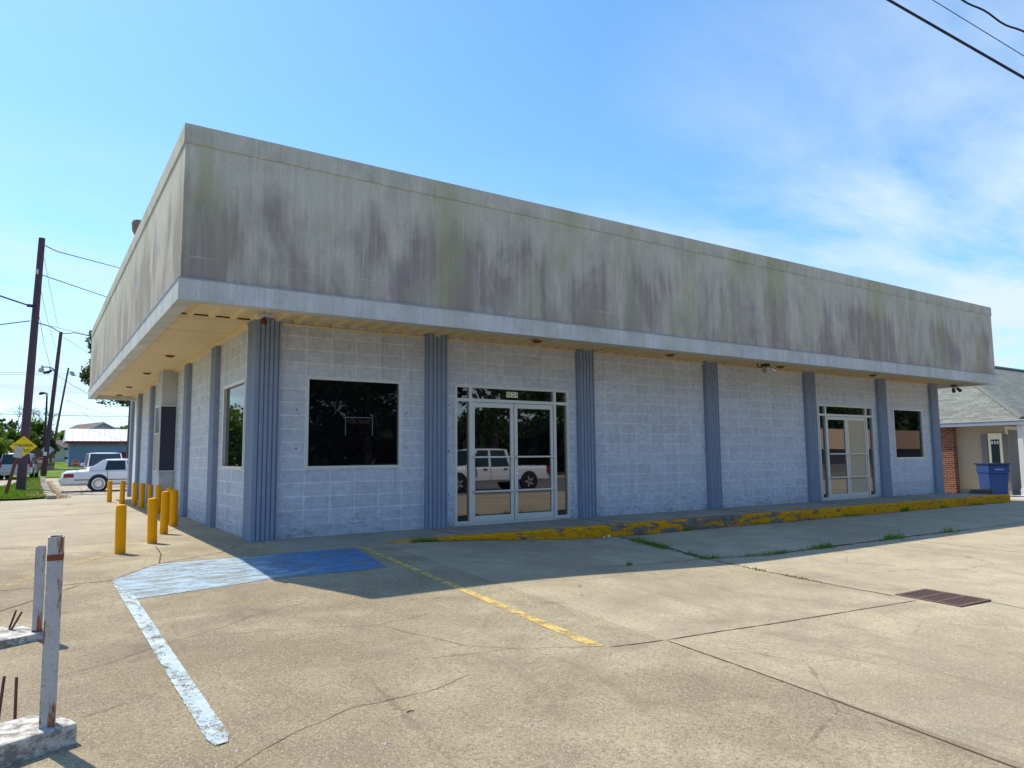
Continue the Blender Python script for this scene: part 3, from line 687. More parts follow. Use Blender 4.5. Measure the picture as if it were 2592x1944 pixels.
# weeds in the joints
pts = []; r = random.Random(9)
def clump(x0, y0, x1, y1, n, sp, k=1.0):
    for i in range(int(n*0.7)):
        t = r.random(); x = x0+(x1-x0)*t+r.gauss(0, sp); y = y0+(y1-y0)*t+r.gauss(0, sp); pts.append((x, y, hh(x, y), k*r.uniform(0.5, 1.2)))
clump(5.62, -2.05, 5.35, -3.05, 620, 0.045, 1.2); clump(5.25, -3.5, 5.1, -3.95, 60, 0.03, 0.9); clump(5.02, -4.0, 5.3, -4.05, 150, 0.04, 0.9)
clump(6.1, -4.2, 6.6, -4.2, 200, 0.045, 1.0); clump(7.3, -4.2, 7.75, -4.2, 220, 0.05, 1.1); clump(5.8, -4.15, 6.0, -4.2, 40, 0.03, .8)
clump(9.3, -4.2, 9.8, -4.2, 240, 0.06, 1.4); clump(11.2, -4.25, 11.4, -4.25, 120, 0.06, 1.4); clump(4.9, -5.4, 4.89, -5.7, 60, 0.015, 0.6); clump(4.96, -4.9, 4.92, -5.1, 50, 0.015, 0.6)
clump(3.6, -4.09, 3.65, -4.09, 50, 0.02, 0.8); clump(1.95, -1.40, 2.35, -1.42, 380, 0.03, 0.95); clump(2.5, -1.40, 3.4, -1.42, 120, 0.02, 0.5)
clump(7.4, -1.48, 7.6, -1.5, 110, 0.03, 1.2); clump(12.3, -1.56, 13.0, -1.58, 160, 0.03, 1.0); clump(14.7, -1.6, 14.95, -1.6, 200, 0.04, 1.9); clump(16.5, -1.62, 16.7, -1.62, 90, 0.04, 1.4); clump(18.0, -1.65, 18.6, -1.65, 150, 0.04, 1.2)
clump(5.25, -7.36, 5.5, -7.38, 60, 0.02, 0.5); clump(-1.7, 12.0, -1.9, 12.0, 40, 0.05, 0.6)
o = blades('joint_weeds', pts, 0.03, 0.085, 0.010, M['blade'], 'green weeds growing in the pavement joints and along the yellow curb', lean=0.9)
pts = []
clump(5.5, -2.3, 4.95, -5.0, 500, 0.05, 1.0); clump(5.1, -4.0, 8, -4.2, 500, 0.04); clump(5.8, -1.5, 12, -1.6, 700, 0.05); clump(4.95, -4.9, 4.9, -5.9, 200, 0.02)
b = MB()
for x, y, z, kx in pts:
    s_ = r.uniform(0.004, 0.016); a = r.uniform(0, 6.28)
    b.add([(x-cos(a)*s_, y-sin(a)*s_, z+.006), (x-sin(a)*s_, y+cos(a)*s_, z+.012), (x+cos(a)*s_, y+sin(a)*s_, z+.007)], [(0, 1, 2)])
o = b.build('leaf_litter', M['dry'], kind='stuff'); o['label'] = 'brown leaf crumbs caught in the pavement joints'; o['category'] = 'leaves'
# pebbles
b = MB()
for i in range(260):
    x = r.uniform(-2.6, 5.5); y = r.uniform(-9.2, -1.8)
    if i < 12: x, y = [(-1.55, -8.35), (-1.1, -7.4), (-1.62, -7.0), (-0.8, -7.9), (-0.35, -7.6), (0.2, -8.1), (-2.1, -7.3), (-1.75, -7.1), (2.4, -7.8), (3.2, -8.6), (-2.3, -7.0), (0.7, -7.7)][i]
    s_ = r.uniform(0.003, 0.007)*(2.2 if i < 12 else 1); z = hh(x, y)
    a = r.uniform(0, 3); q = [(x+s_*1.5*cos(a+t), y+s_*sin(a+t)) for t in (0, 1.3, 2.5, 3.7, 5.0)]
    b.add([(u, v, z) for u, v in q]+[(x, y, z+s_*0.9)], [(0, 1, 5), (1, 2, 5), (2, 3, 5), (3, 4, 5), (4, 0, 5)])
o = b.build('pebbles', M['stone'], kind='stuff'); o['label'] = 'small loose stones scattered over the parking lot'; o['category'] = 'stones'

# ================================================================== MAIN BUILDING
ZS = 3.30; WY = 0.09; WX = 0.09; XE = 20.10; YE = 16.40
B = thing('commercial_building', 'long low vacant shop with stained overhanging parapet and pale blue block walls', 'building')
def wall_openings(along, plane, thick, s0, s1, z0, z1, ops):
    """wall in plane y=plane (along x) or x=plane (along y); openings (a,b,zlo,zhi)"""
    b = MB(); cuts = sorted({s0, s1} | {o[0] for o in ops} | {o[1] for o in ops})
    def bx(a, c_, zl, zh):
        if zh-zl < 1e-4: return
        if along == 'x': b.box(a, c_, plane, plane+thick, zl, zh)
        else: b.box(plane, plane+thick, a, c_, zl, zh)
    for a, c_ in zip(cuts, cuts[1:]):
        o_ = [o for o in ops if o[0] <= a+1e-6 and o[1] >= c_-1e-6]
        if not o_: bx(a, c_, z0, z1)
        else: bx(a, c_, z0, o_[0][2]); bx(a, c_, o_[0][3], z1)
    return b
fo = [(0.82, 2.43, 1.035, 2.475), (3.45, 5.97, 0.03, 2.475), (14.11, 16.63, 0.03, 2.475), (17.67, 19.27, 1.035, 2.475)]
so = [(0.82, 2.36, 1.035, 2.465)]
fw = wall_openings('x', WY, 0.22, 0.31, XE, 0.0, 3.34, fo).build('front_wall', M['blockx'], B)
sw = wall_openings('y', WX, 0.22, WY, YE, -0.2, 3.34, so).build('side_wall', M['blocky'], B)
b = MB(); b.box(XE-0.2, XE-0.002, WY+0.23, YE, -0.4, 3.34); b.box(0.31, XE-0.2, YE-0.2, YE, -0.4, 3.34); b.build('rear_wall', M['blockx'], B)
b = MB(); b.box(0.5, XE-0.3, 0.75, 0.8, -0.1, 3.2); b.box(0.75, 0.8, 0.8, 15, -0.1, 3.2); b.build('interior_partition', M['dark'], B)
def notched(w_, d_, gr, gw, gd):
    """outline along u from 0 to w_, outward v=0, grooves cut to gd"""
    p = [(0, d_), (0, 0)]
    for c_ in gr: p += [(c_-gw/2, 0), (c_-gw/2+0.004, gd), (c_+gw/2-0.004, gd), (c_+gw/2, 0)]
    p += [(w_, 0), (w_, d_)]; return p
G5 = [0.035, 0.12, 0.20, 0.28, 0.365]
fx = [2.86, 6.17, 9.83, 13.52, 16.84, 19.72]
first = None
for i, x in enumerate(fx):
    if first is None:
        b = MB(); b.prism(notched(0.40, WY+0.03, G5, 0.02, 0.022), -0.02, 3.32); first = b.build('pilaster', M['pil'], B); first.location = (x, 0, 0)
    else:
        o = first.copy(); COL.objects.link(o); o.parent = B; o.location = (x, 0, 0)
firsts = None
for y in [2.75, 5.58, 8.37, 11.15, 13.94, 16.0]:
    if firsts is None:
        b = MB(); b.prism([(v, -u) for u, v in notched(0.40, WX+0.03, G5, 0.02, 0.022)], -0.2, 3.32); firsts = b.build('pilaster', M['pil'], B); firsts.location = (0, y+0.40, 0)
    else:
        o = firsts.copy(); COL.objects.link(o); o.parent = B; o.location = (0, y+0.40, 0)
b = MB()
p = [(0, 0.40)]
for q in [0.365, 0.33, 0.295, 0.26, 0.225, 0.19, 0.155, 0.12, 0.085]:
    p += [(0, q+0.006), (0.012, q+0.003), (0.012, q-0.003), (0, q-0.006)]
p += [(0, 0.03), (0.02, 0.0)]
for q in [0.09, 0.158, 0.226, 0.294, 0.362]: p += [(q-0.010, 0), (q-0.006, 0.024), (q+0.006, 0.024), (q+0.010, 0)]
p += [(0.39, 0), (0.39, WY+0.02), (WX+0.25, WY+0.22), (WX+0.02, 0.40)]
b.prism(p, -0.02, 3.32); b.build('corner_pilaster', M['pil'], B)

# parapet, coping, fascia, soffit, roof
LX0, LX1, LY0, LY1 = -1.255, 20.50, -1.445, 15.86
def ring(x0, x1, y0, y1, t, z0, z1):
    b = MB(); b.box(x0, x1, y0, y0+t, z0, z1); b.box(x0, x0+t, y0+t, y1-t, z0, z1); b.box(x1-t, x1, y0+t, y1-t, z0, z1); b.box(x0, x1, y1-t, y1, z0, z1); return b
ring(LX0, LX1, LY0, LY1, 0.15, 3.43, 5.17).build('parapet', M['parapet'], B)
ring(LX0-0.016, LX1+0.016, LY0-0.016, LY1+0.016, 0.24, 5.165, 5.42).build('coping', M['cap'], B, bevel=0.008)
ring(LX0-0.024, LX1+0.03, LY0-0.024, LY1+0.024, 0.19, 3.16, 3.434).build('fascia', M['fascia'], B, bevel=0.006)
b = MB(); b.box(LX0-0.034, LX1+0.034, LY0-0.036, LY0+0.02, 3.425, 3.437); b.box(LX0-0.034, LX0+0.02, LY0+0.02, LY1, 3.425, 3.437); b.build('drip_edge', M['gutter'], B)
box('roof', M['roofing'], B, LX0+0.1, LX1-0.1, LY0+0.1, LY1-0.1, 4.70, 4.80)
# ribbed front soffit
b = MB(); prof = []; x = LX0+0.14
while x < LX1-0.2:
    prof += [(x, 3.318), (x+0.20, 3.318), (x+0.225, 3.272), (x+0.275, 3.272)]; x += 0.30
prof.append((x, 3.318))
ya, yb = LY0+0.15, 0.24
for px, pz in prof: b.v += [(px, ya, pz), (px, yb, pz), (px, yb, pz+0.012), (px, ya, pz+0.012)]
for i in range(len(prof)-1):
    o_ = i*4
    b.f += [(o_, o_+1, o_+5, o_+4), (o_+3, o_+2, o_+6, o_+7), (o_+1, o_+2, o_+6, o_+5)]
b.mi = [0]*len(b.f)
sof = b.build('soffit', M['sof'], B)
b = MB(); b.box(LX0+0.13, 0.11, 0.242, LY1-0.16, 3.285, 3.30)
sofl = b.build('soffit', M['sofl'], B)
b = MB(); b.box(XE-0.02, LX1-0.14, 0.242, LY1-0.16, 3.285, 3.30); b.build('soffit', M['sofl'], B)
b = MB(); b.box(LX0+0.1, LX1-0.1, LY0+0.1, 0.3, 3.40, 3.42); b.box(LX0+0.1, 0.3, 0.3, LY1-0.1, 3.36, 3.38); b.build('soffit_deck', M['dark'], B)
b = MB(); b.box(-0.02, 0.088, 0.42, 15.9, 3.245, 3.283); b.box(0.41, XE, 0.055, 0.088, 3.235, 3.268); b.build('soffit_trim', M['sof'], B)
for x, y, par in [(-0.46, 4.83, sofl), (-0.47, 8.29, sofl), (-0.46, 12.2, sofl), (-0.45, 15.2, sofl), (4.83, -0.49, sof), (8.25, -0.45, sof), (12.06, -0.34, sof), (15.9, -0.4, sof)]:
    b = MB(); zt = 3.283 if par is sofl else 3.272
    b.lathe([(0.10, zt+0.002), (0.10, zt-0.006), (0.075, zt-0.012), (0.06, zt-0.03)], (x, y, 0), 14); b.build('light_recess', M['rust'], par)

# windows
def window(x0, x1, z0, z1, plane, axis, m):
    fr = MB(); t = 0.045
    def bx(q, a, c_, d0, d1, zl, zh):
        if axis == 'x': q.box(a, c_, d0, d1, zl, zh)
        else: q.box(d0, d1, a, c_, zl, zh)
    bx(fr, x0, x0+t, plane-0.015, plane+0.08, z0, z1); bx(fr, x1-t, x1, plane-0.015, plane+0.08, z0, z1)
    bx(fr, x0+t, x1-t, plane-0.014, plane+0.08, z1-t, z1); bx(fr, x0+t, x1-t, plane-0.020, plane+0.08, z0, z0+t)
    f = fr.build('window', M['alu'], B)
    p = MB(); bx(p, x0+t, x1-t, plane+0.035, plane+0.05, z0+t, z1-t); p.build('pane', m, f)
    return f
w1 = window(0.82, 2.43, 1.035, 2.475, WY, 'x', M['glass'])
window(17.67, 19.27, 1.035, 2.475, WY, 'x', M['glass'])
window(0.82, 2.36, 1.035, 2.465, WX, 'y', M['glass'])
# small notice frame stuck in the first window
SG = thing('window_notice', 'faded red lettered for rent card in a pale frame inside the left front window', 'sign', (1.705, WY+0.028, 1.66))
b = MB(); b.box(-0.235, 0.235, 0, 0.004, 0.183, 0.195); b.box(-0.235, -0.223, 0, 0.004, -0.10, 0.183); b.box(0.223, 0.235, 0, 0.004, -0.10, 0.183); b.build('frame', M['wlabel'], SG)
text('lettering', 'FOR RENT', 0.085, M['letters'], SG, (0, 0.001, 0.12), (radians(90), 0, 0), 0.001, 1.0)
# screw holes beside the windows
b = MB()
for x, z in [(0.68, 1.95), (0.68, 1.35), (2.52, 1.95), (2.53, 1.36), (3.33, 2.1), (3.33, 1.3), (3.33, 0.55), (6.05, 2.05), (6.06, 1.35), (6.06, .6), (8.6, 2.95), (7.2, 2.6), (9.5, 2.75), (10.4, 3.0), (12.1, 3.05), (15.2, 2.98), (17.9, 2.95)]:
    b = MB(); b.lathe([(0.012, WY-0.004), (0.012, WY+0.01)], (x, 0, z), 8, axis='y'); b.build('anchor_hole', M['dark'], fw)

def entrance(x0, boarded):
    t = 0.05; X = lambda v: x0+v
    fr = MB(); ya_, yb_ = WY-0.012, WY+0.09
    for a, c_ in [(0, 0.045), (0.29, 0.345), (2.155, 2.215), (2.475, 2.52)]: fr.box(X(a), X(c_), ya_, yb_, 0.03, 2.475)
    for a, c_ in [(0.045, 0.29), (0.345, 2.155), (2.215, 2.475)]:
        fr.box(X(a), X(c_), ya_+0.001, yb_, 2.43, 2.475); fr.box(X(a), X(c_), ya_+0.001, yb_, 2.18, 2.235)
        if a != 0.345: fr.box(X(a), X(c_), ya_+0.001, yb_, 0.03, 0.085)
    fr.box(X(0.345), X(2.155), ya_+0.01, yb_, 0.012, 0.045)
    f = fr.build('entrance_frame', M['alu'], B)
    for nm, a, c_, zl, zh in [('sidelight_pane', 0.045, 0.29, 0.085, 2.18), ('transom_pane', 0.045, 0.29, 2.235, 2.43), ('transom_pane', 0.345, 2.155, 2.235, 2.43), ('sidelight_pane', 2.215, 2.475, 0.085, 2.18), ('transom_pane', 2.215, 2.475, 2.235, 2.43)]:
        p = MB(); p.box(X(a), X(c_), WY+0.035, WY+0.045, zl, zh); p.build(nm, M['glassd'], f)
    for k_, (a, c_) in enumerate([(0.352, 1.242), (1.258, 2.148)]):
        d = MB(); y0, y1 = WY+0.004, WY+0.055; zl, zh = 0.05, 2.172
        s0, s1 = (0.058, 0.07) if k_ == 0 else (0.07, 0.058)
        d.box(X(a), X(a+s0), y0, y1, zl, zh); d.box(X(c_-s1), X(c_), y0, y1, zl, zh)
        d.box(X(a+s0), X(c_-s1), y0+0.001, y1, zh-0.085, zh); d.box(X(a+s0), X(c_-s1), y0+0.001, y1, zl, zl+0.115)
        dr = d.build('door', M['alu'], B)
        p = MB(); p.box(X(a+s0), X(c_-s1), y0+0.02, y0+0.03, zl+0.115, zh-0.085)
        pn = p.build('pane', M['board'] if (boarded and k_ == 1) else M['glassd'], dr)
        pn.rotation_euler = (0, 0, 0)
        for z in (1.195, 0.59):
            h = MB(); h.box(X(a+0.012), X(c_-0.012), y0-0.05, y0-0.022, z-0.016, z+0.016); h.box(X(a+0.015), X(a+0.04), y0-0.024, y0, z-0.014, z+0.014); h.box(X(c_-0.04), X(c_-0.015), y0-0.024, y0, z-0.014, z+0.014)
            h.build('push_bar', M['alu'], dr, bevel=0.005)
        if k_ == 1:
            h = MB(); h.lathe([(0.018, y0-0.006), (0.018, y0+0.002)], (X(a+0.034), 0, 0.90), 10, axis='y'); h.build('lock', M['chrome'], dr)
    return f
ef = entrance(3.45, False); entrance(14.11, True)
# street number on the transom
for k_, ch in enumerate('1524'):
    wd = 0.040 if ch == '1' else 0.062; xx = [4.577, 4.637, 4.705, 4.775][k_]
    pl = box('number_plate', M['cream'], ef, xx-wd/2, xx+wd/2, WY+0.028, WY+0.034, 2.288, 2.388)
    text('digit', ch, 0.105, M['ink'], ef, (xx, WY+0.0275, 2.338), (radians(90), 0, 0), 0.0015, 0.8, 0.0022)

# teller bay on the side wall
b = MB(); b.box(-0.235, WX-0.002, 7.42, 8.14, 2.455, 3.284); b.build('upper_panel', M['panel'], B)
b = MB(); b.box(-0.235, WX-0.002, 7.42, 8.14, -0.02, 0.925)
b.box(-0.16, -0.02, 7.408, 7.42, 0.30, 0.33); b.box(0.03, 0.05, 7.405, 7.42, 0.0, 0.92)
tb = b.build('service_bay', M['panel'], B)
b = MB()
for (x0, x1, y0, y1, z0, z1) in [(-0.27, -0.245, 7.37, 7.40, 0.925, 2.455), (0.075, 0.10, 7.37, 7.40, 0.925, 2.455), (-0.245, 0.075, 7.371, 7.40, 2.43, 2.455), (-0.245, 0.075, 7.35, 7.40, 0.925, 0.95),
                                 (-0.27, -0.235, 8.12, 8.15, 0.925, 2.455), (-0.27, -0.24, 7.40, 8.12, 2.43, 2.455), (-0.27, -0.24, 7.40, 8.12, 0.925, 0.95), (-0.27, -0.24, 7.40, 8.12, 1.79, 1.82)]: b.box(x0, x1, y0, y1, z0, z1)
b.build('bay_frame', M['alu'], tb)
b = MB(); b.box(-0.245, 0.075, 7.385, 7.395, 0.95, 2.43); b.box(-0.24, 0.085, 7.40, 8.12, 0.96, 2.42); b.build('bay_screen', M['screen'], tb)
b = MB(); b.box(-0.255, -0.245, 7.42, 8.10, 0.96, 1.78); b.build('bay_shutter', M['beige'], tb)
b = MB(); b.lathe([(0.03, 7.412), (0.035, 7.42)], (-0.19, 0, 0.84), 10, axis='y'); b.build('bay_bell', M['gutter'], tb)
# back side door
dd = box('side_door', M['white'], B, WX-0.03, WX+0.02, 14.55, 15.5, 0.0, 2.1)
box('door_frame', M['gutter'], dd, WX-0.045, WX-0.001, 14.50, 14.548, 0.0, 2.15)

# rooftop item behind the side parapet
RV = thing('roof_vent_hood', 'weathered brown vent hood poking above the side parapet', 'vent', (-0.75, 4.9, 4.8))
b = MB(); b.lathe([(0.08, 0.0), (0.08, 0.62), (0.07, 0.63)], seg=12); b.build('duct', M['roofunit'], RV)
P = at(350, 573, (Vector((-0.9, 4.9, 5.7))-CAM).dot(FW))
RV.location = (P.x, P.y, 4.8)
b = MB(); b.lathe([(0.07, P.z-4.8-0.18), (0.11, P.z-4.8-0.10), (0.12, P.z-4.8+0.06), (0.10, P.z-4.8+0.11), (0.04, P.z-4.8+0.13)], seg=12); b.build('hood', M['roofunit'], RV)

# floodlights under the canopy
def flood(name, loc, label, heads, m1, m2):
    t = thing(name, label, 'floodlight', loc, 0, 'floodlights under the canopy')
    b = MB(); b.box(-0.10, 0.10, -0.06, 0.06, -0.05, 0.0); b.build('junction_box', m1, t, bevel=0.01)
    for hx, dx, dy, dz in heads:
        b = MB(); a = Vector((hx, 0, -0.05)); e = a+Vector((dx, dy, dz))*0.07; f_ = a+Vector((dx, dy, dz))*0.21
        b.tube([a, a+Vector((0, 0, -0.035)), e], 0.013, 8); b.tube([e, e+(f_-e)*0.25, e+(f_-e)*0.8, f_], [0.025, 0.04, 0.046, 0.05], 12); b.build('lamp_head', m2, t)
    return t
flood('floodlight', (0.01, -0.53, 3.272), 'grey floodlight box at the canopy corner above the corner pilaster', [(0.0, 0.0, 0.3, -0.35)], M['panel'], M['postw'])
flood('floodlight', (11.35, -0.45, 3.272), 'twin white and black floodlight halfway along the front canopy', [(-0.06, -0.6, -0.5, -0.6), (0.06, 0.9, -0.3, -0.45)], M['black'], M['chrome'])
p = atz(2430, 978, 3.10)
flood('floodlight', (min(p.x, 20.35), -0.75, 3.16), 'dark twin floodlight hanging at the far right end of the canopy', [(-0.07, -0.4, -0.3, -0.8), (0.07, 0.8, -0.3, -0.6)], M['black'], M['black'])
b = MB(); b.tube([(11.0, -0.5, 3.27), (11.0, -0.5, 3.20), (11.06, -0.5, 3.17), (11.2, -0.48, 3.2)], 0.012, 6)
tag(b.build('loose_cable', M['black']), 'short dark cable end dangling beside the twin floodlight', 'cable')

# ================================================================== BOLLARDS
bl = [(-0.78, 12.83, 'farthest yellow bollard, out by the white sedan'), (-0.57, 11.65, 'yellow bollard second from the far end of the side row'),
      (-0.38, 10.56, 'yellow bollard against the far grey pilaster, third from the far end'), (-0.34, 9.35, 'yellow bollard just beyond the service bay, fourth from the far end'),
      (-0.25, 8.57, 'thin looking yellow bollard partly behind a nearer one, in front of the service bay'), (-0.26, 7.10, 'yellow bollard standing directly in front of the service bay panel'),
      (-0.37, 4.75, 'yellow bollard mostly hidden behind two nearer ones'), (-1.67, -0.29, 'nearest yellow bollard standing alone on the open drive'),
      (-1.17, 0.75, 'second nearest yellow bollard beside the diagonal joint'), (-0.84, 2.05, 'third nearest yellow bollard with its shadow on the pale slab'),
      (-0.48, 3.48, 'thick yellow bollard at the canopy shadow edge, right of the front group')]
hs_ = [0.61, 0.63, 0.61, 0.62, 0.61, 0.64, 0.66, 0.63, 0.65, 0.69, 0.65]
rs_ = [0.064, 0.066, 0.062, 0.064, 0.056, 0.062, 0.062, 0.063, 0.065, 0.062, 0.07]
bm0 = None
for (x, y, lab), h_, r_ in zip(bl, hs_, rs_):
    if bm0 is None:
        b = MB(); b.lathe([(1.06, -0.15), (1.06, 0.0), (1.0, 0.012), (1.0, 0.93), (0.96, 0.965), (0.7, 0.99), (0.3, 1.0)], seg=24); bm0 = b.build('bollard', M['bol'], smooth=True); o = bm0
        m_ = o.modifiers.new('edge', 'EDGE_SPLIT'); m_.split_angle = radians(50)
    else: o = bm0.copy(); COL.objects.link(o)
    o.location = (x, y, hh(x, y)); o.scale = (r_, r_, h_); o.rotation_euler = (radians(random.uniform(-1, 1)), radians(random.uniform(-1.2, 1.2)), random.uniform(0, 6))
    tag(o, lab, 'bollard', 'yellow bollards along the side of the building')

# ================================================================== FOREGROUND POSTS
def kerb_block(x0, x1, y0, y1, h, name, label):
    t = thing(name, label, 'kerb', (x1, y0, hh(x1, y0)), radians(24))
    b = MB(); n_ = 14; rr = random.Random(int(h*1000))
    L = x1-x0; D_ = y1-y0
    import bmesh
    bm = bmesh.new(); bmesh.ops.create_cube(bm, size=1.0); bmesh.ops.subdivide_edges(bm, edges=bm.edges, cuts=9, use_grid_fill=True)
    for v in bm.verts:
        q = Vector((v.co.x*L-L/2, v.co.y*D_+D_/2, (v.co.z+0.5)*(h+0.08)-0.08))
        nz = sin(q.x*31+q.y*17)*0.003+rr.uniform(-0.0018, 0.0018); q += Vector((nz, nz*0.7, nz*0.6)); v.co = q
    me = bpy.data.meshes.new('kerb_body'); bm.to_mesh(me); bm.free(); me.materials.append(M['grimy'])
    o = bpy.data.objects.new('kerb_body', me); COL.objects.link(o); o.parent = t
    mo = o.modifiers.new('bevel', 'BEVEL'); mo.width = 0.012; mo.segments = 2; mo.limit_method = 'ANGLE'; mo.angle_limit = radians(50)
    return t
def tpost(base, top, w_, name, label):
    b_ = Vector(base); tp = Vector(top); h_ = (tp-b_).length
    t = thing(name, label, 'post', b_)
    b = MB(); q = 0.006; a = w_/2
    b.add([(-a, -a, 0), (a, -a, 0), (a, a, 0), (-a, a, 0), (-a, -a, h_), (a, -a, h_), (a, a, h_), (-a, a, h_)], [(0, 1, 5, 4), (1, 2, 6, 5), (2, 3, 7, 6), (3, 0, 4, 7)])
    i_ = a-q
    b.add([(-i_, -i_, h_-0.2), (i_, -i_, h_-0.2), (i_, i_, h_-0.2), (-i_, i_, h_-0.2), (-i_, -i_, h_), (i_, -i_, h_), (i_, i_, h_), (-i_, i_, h_)], [(4, 5, 1, 0), (5, 6, 2, 1), (6, 7, 3, 2), (7, 4, 0, 3), (0, 1, 2, 3)])
    b.add([(-a, -a, h_), (a, -a, h_), (a, a, h_), (-a, a, h_), (-i_, -i_, h_), (i_, -i_, h_), (i_, i_, h_), (-i_, i_, h_)], [(0, 1, 5, 4), (1, 2, 6, 5), (2, 3, 7, 6), (3, 0, 4, 7)])
    o = b.build('steel_tube', M['rustp'], t)
    b = MB(); b.box(-a-0.002, a+0.002, -a-0.002, a+0.002, 0.0, 0.06 if h_ > 0.8 else 0.05); b.build('rust_band', M['rust'], t)
    if h_ > 0.8: b = MB(); b.box(-a-0.0015, a+0.0015, -a-0.0015, a+0.0015, h_-0.115, h_-0.085); b.build('rust_band', M['rust'], t)
    t.rotation_euler = (tp-b_).to_track_quat('Z', 'Y').to_euler()
    return t
k = 640/1649; gp = lambda x, y: (x*k, 1300+y*k)
d1 = 3.57; P0 = at(*gp(303, 1480), d1-0.03); P1 = at(*gp(369, 148), d1+0.02)
kb1 = kerb_block(-4.2, P0.x+0.13, P0.y-0.03, P0.y+0.30, 0.10, 'broken_kerb', 'thick grimy white kerb block at the lower left holding the tall rusty post')
tpost(P0, P1, 0.066, 'steel_post', 'tall nearer square white steel post streaked with rust on the kerb block')
d2 = 5.34; Q0 = at(*gp(240, 800), d2); Q1 = at(*gp(268, 212), d2+0.04)
kb2 = kerb_block(-4.6, Q0.x+0.07, Q0.y-0.06, Q0.y+0.42, 0.05, 'broken_kerb', 'thin low white kerb slab behind, holding the short rusty post')
tpost(Q0, Q1, 0.058, 'steel_post', 'shorter farther square white steel post with rust patches on the low slab')
def rebar(a, c_, lab):
    A = a; Cc = c_; b = MB(); pts_ = [A+(Cc-A)*i/6 for i in range(7)]
    b.tube([A+(A-Cc).normalized()*0.05]+pts_, 0.0075, 8); tag(b.build('rebar_stub', M['rebar'], smooth=True), lab, 'rebar', 'rusty reinforcing bars stuck in the kerb blocks')
rebar(at(*gp(97, 1350), 3.78), at(*gp(108, 1066), 3.80), 'upright rusty bar on the near block, beside the tall post')
rebar(at(*gp(-12, 1350), 3.75), at(*gp(28, 1060), 3.80), 'rusty bar leaning at the very left frame edge of the near block')
rebar(at(*gp(35, 820), 5.42), at(*gp(105, 632), 5.40), 'rusty bar of the crossed pair on the far slab, taller one')
rebar(at(*gp(38, 818), 5.40), at(*gp(142, 643), 5.36), 'rusty bar of the crossed pair on the far slab, leaning more to the right')

# ================================================================== DRAIN GRATE
DG = thing('drain_grate', 'square rusty iron storm drain grate set in the parking lot', 'drain', (5.21, -7.05, hh(5.21, -7.05)+0.002))
b = MB(); b.box(-0.29, 0.29, -0.33, -0.29, -0.01, 0.012); b.box(-0.29, 0.29, 0.29, 0.33, -0.01, 0.012); b.box(-0.29, -0.25, -0.29, 0.29, -0.01, 0.012); b.box(0.25, 0.29, -0.29, 0.29, -0.01, 0.012); b.build('frame', M['grate'], DG)
b = MB(); b.box(-0.25, 0.25, -0.29, 0.29, -0.008, 0.006); b.build('pit', M['dark'], DG)
b = MB()
for i in range(8): x = -0.218+i*0.062; b.box(x, x+0.018, -0.29, 0.29, 0.006, 0.0095)
for y in (-0.10, 0.09): b.box(-0.25, 0.25, y, y+0.028, 0.006, 0.0105)
b.build('bars', M['grate'], DG)
DG.rotation_euler = (radians(1.0), 0, radians(-2))
# litter
b = MB(); b.add([(0, 0, 0), (0.05, 0.01, 0.012), (0.09, 0.0, 0.002), (0.10, 0.03, 0.016), (0.05, 0.045, 0.004), (0.005, 0.035, 0.014)], [(0, 1, 4, 5), (1, 2, 3, 4)])
o = tag(b.build('paper_scrap', M['white']), 'crumpled white paper scrap at the foot of the yellow curb', 'litter'); o.location = (5.35, -1.62, hh(5.35, -1.62)+0.004); o.scale = (1.6, 1.6, 3)
P = atz(877*1.1718, 1567*1.1718, -0.29)
b = MB(); b.tube([(0, 0, 0.005), (0.025, 0.006, 0.006), (0.05, -0.004, 0.005)], [0.0025, 0.0035, 0.002], 6)
o = tag(b.build('twig', M['ink']), 'small dark twig lying on the concrete in the foreground', 'twig'); o.location = (P.x, P.y, hh(P.x, P.y))

# ================================================================== TREES
def tree(name, label, base, ctr, rad, n, leaf, m, trunk_r=0.2, clumps=26, seed=1, group=None, cs=0.34, flatb=-1.0, limbs=7):
    r = random.Random(seed); base = Vector(base); ctr = Vector(ctr)
    t = thing(name, label, 'tree', base, 0, group)
    cl = []
    while len(cl) < clumps:
        p = Vector((r.uniform(-1, 1), r.uniform(-1, 1), r.uniform(flatb, 1)))
        if 0.35 < p.length < 0.95: cl.append((Vector((p.x*rad[0], p.y*rad[1], p.z*rad[2])), r.uniform(0.6, 1.25)))
    b = MB()
    for i in range(n):
        c_, q = r.choice(cl); s_ = cs*q
        d = Vector((r.gauss(0, 1), r.gauss(0, 1), r.gauss(0, 0.8)))
        d = d.normalized()*(r.random()**0.45)
        p = ctr-base+c_+Vector((d.x*rad[0], d.y*rad[1], d.z*rad[2]))*s_
        a = Vector((r.gauss(0, 1), r.gauss(0, 1), r.gauss(0, 1))).normalized(); w_ = a.cross(Vector((r.gauss(0, 1), r.gauss(0, 1), r.gauss(0, 1)))).normalized()
        L = leaf*r.uniform(0.6, 1.4)
        b.add([p-a*L*0.5, p+w_*L*0.3, p+a*L*0.5, p-w_*L*0.3], [(0, 1, 2, 3)])
    b.build('crown', m, t)
    b = MB(); top = ctr-base
    b.tube([(0, 0, -0.2), top*0.35+Vector((0.05, 0, 0)), top*0.75, top+Vector((0, 0, rad[2]*0.3))], [trunk_r, trunk_r*0.8, trunk_r*0.55, trunk_r*0.2], 8)
    for i in range(limbs):
        c_ = cl[i][0]; s0 = top*r.uniform(0.5, 0.85)
        b.tube([s0, (s0+top+c_)*0.5+Vector((0, 0, -0.05*rad[2])), top+c_*0.95], [trunk_r*0.42, trunk_r*0.26, trunk_r*0.08], 6)
    b.build('trunk', M['bark'], t)
    return t
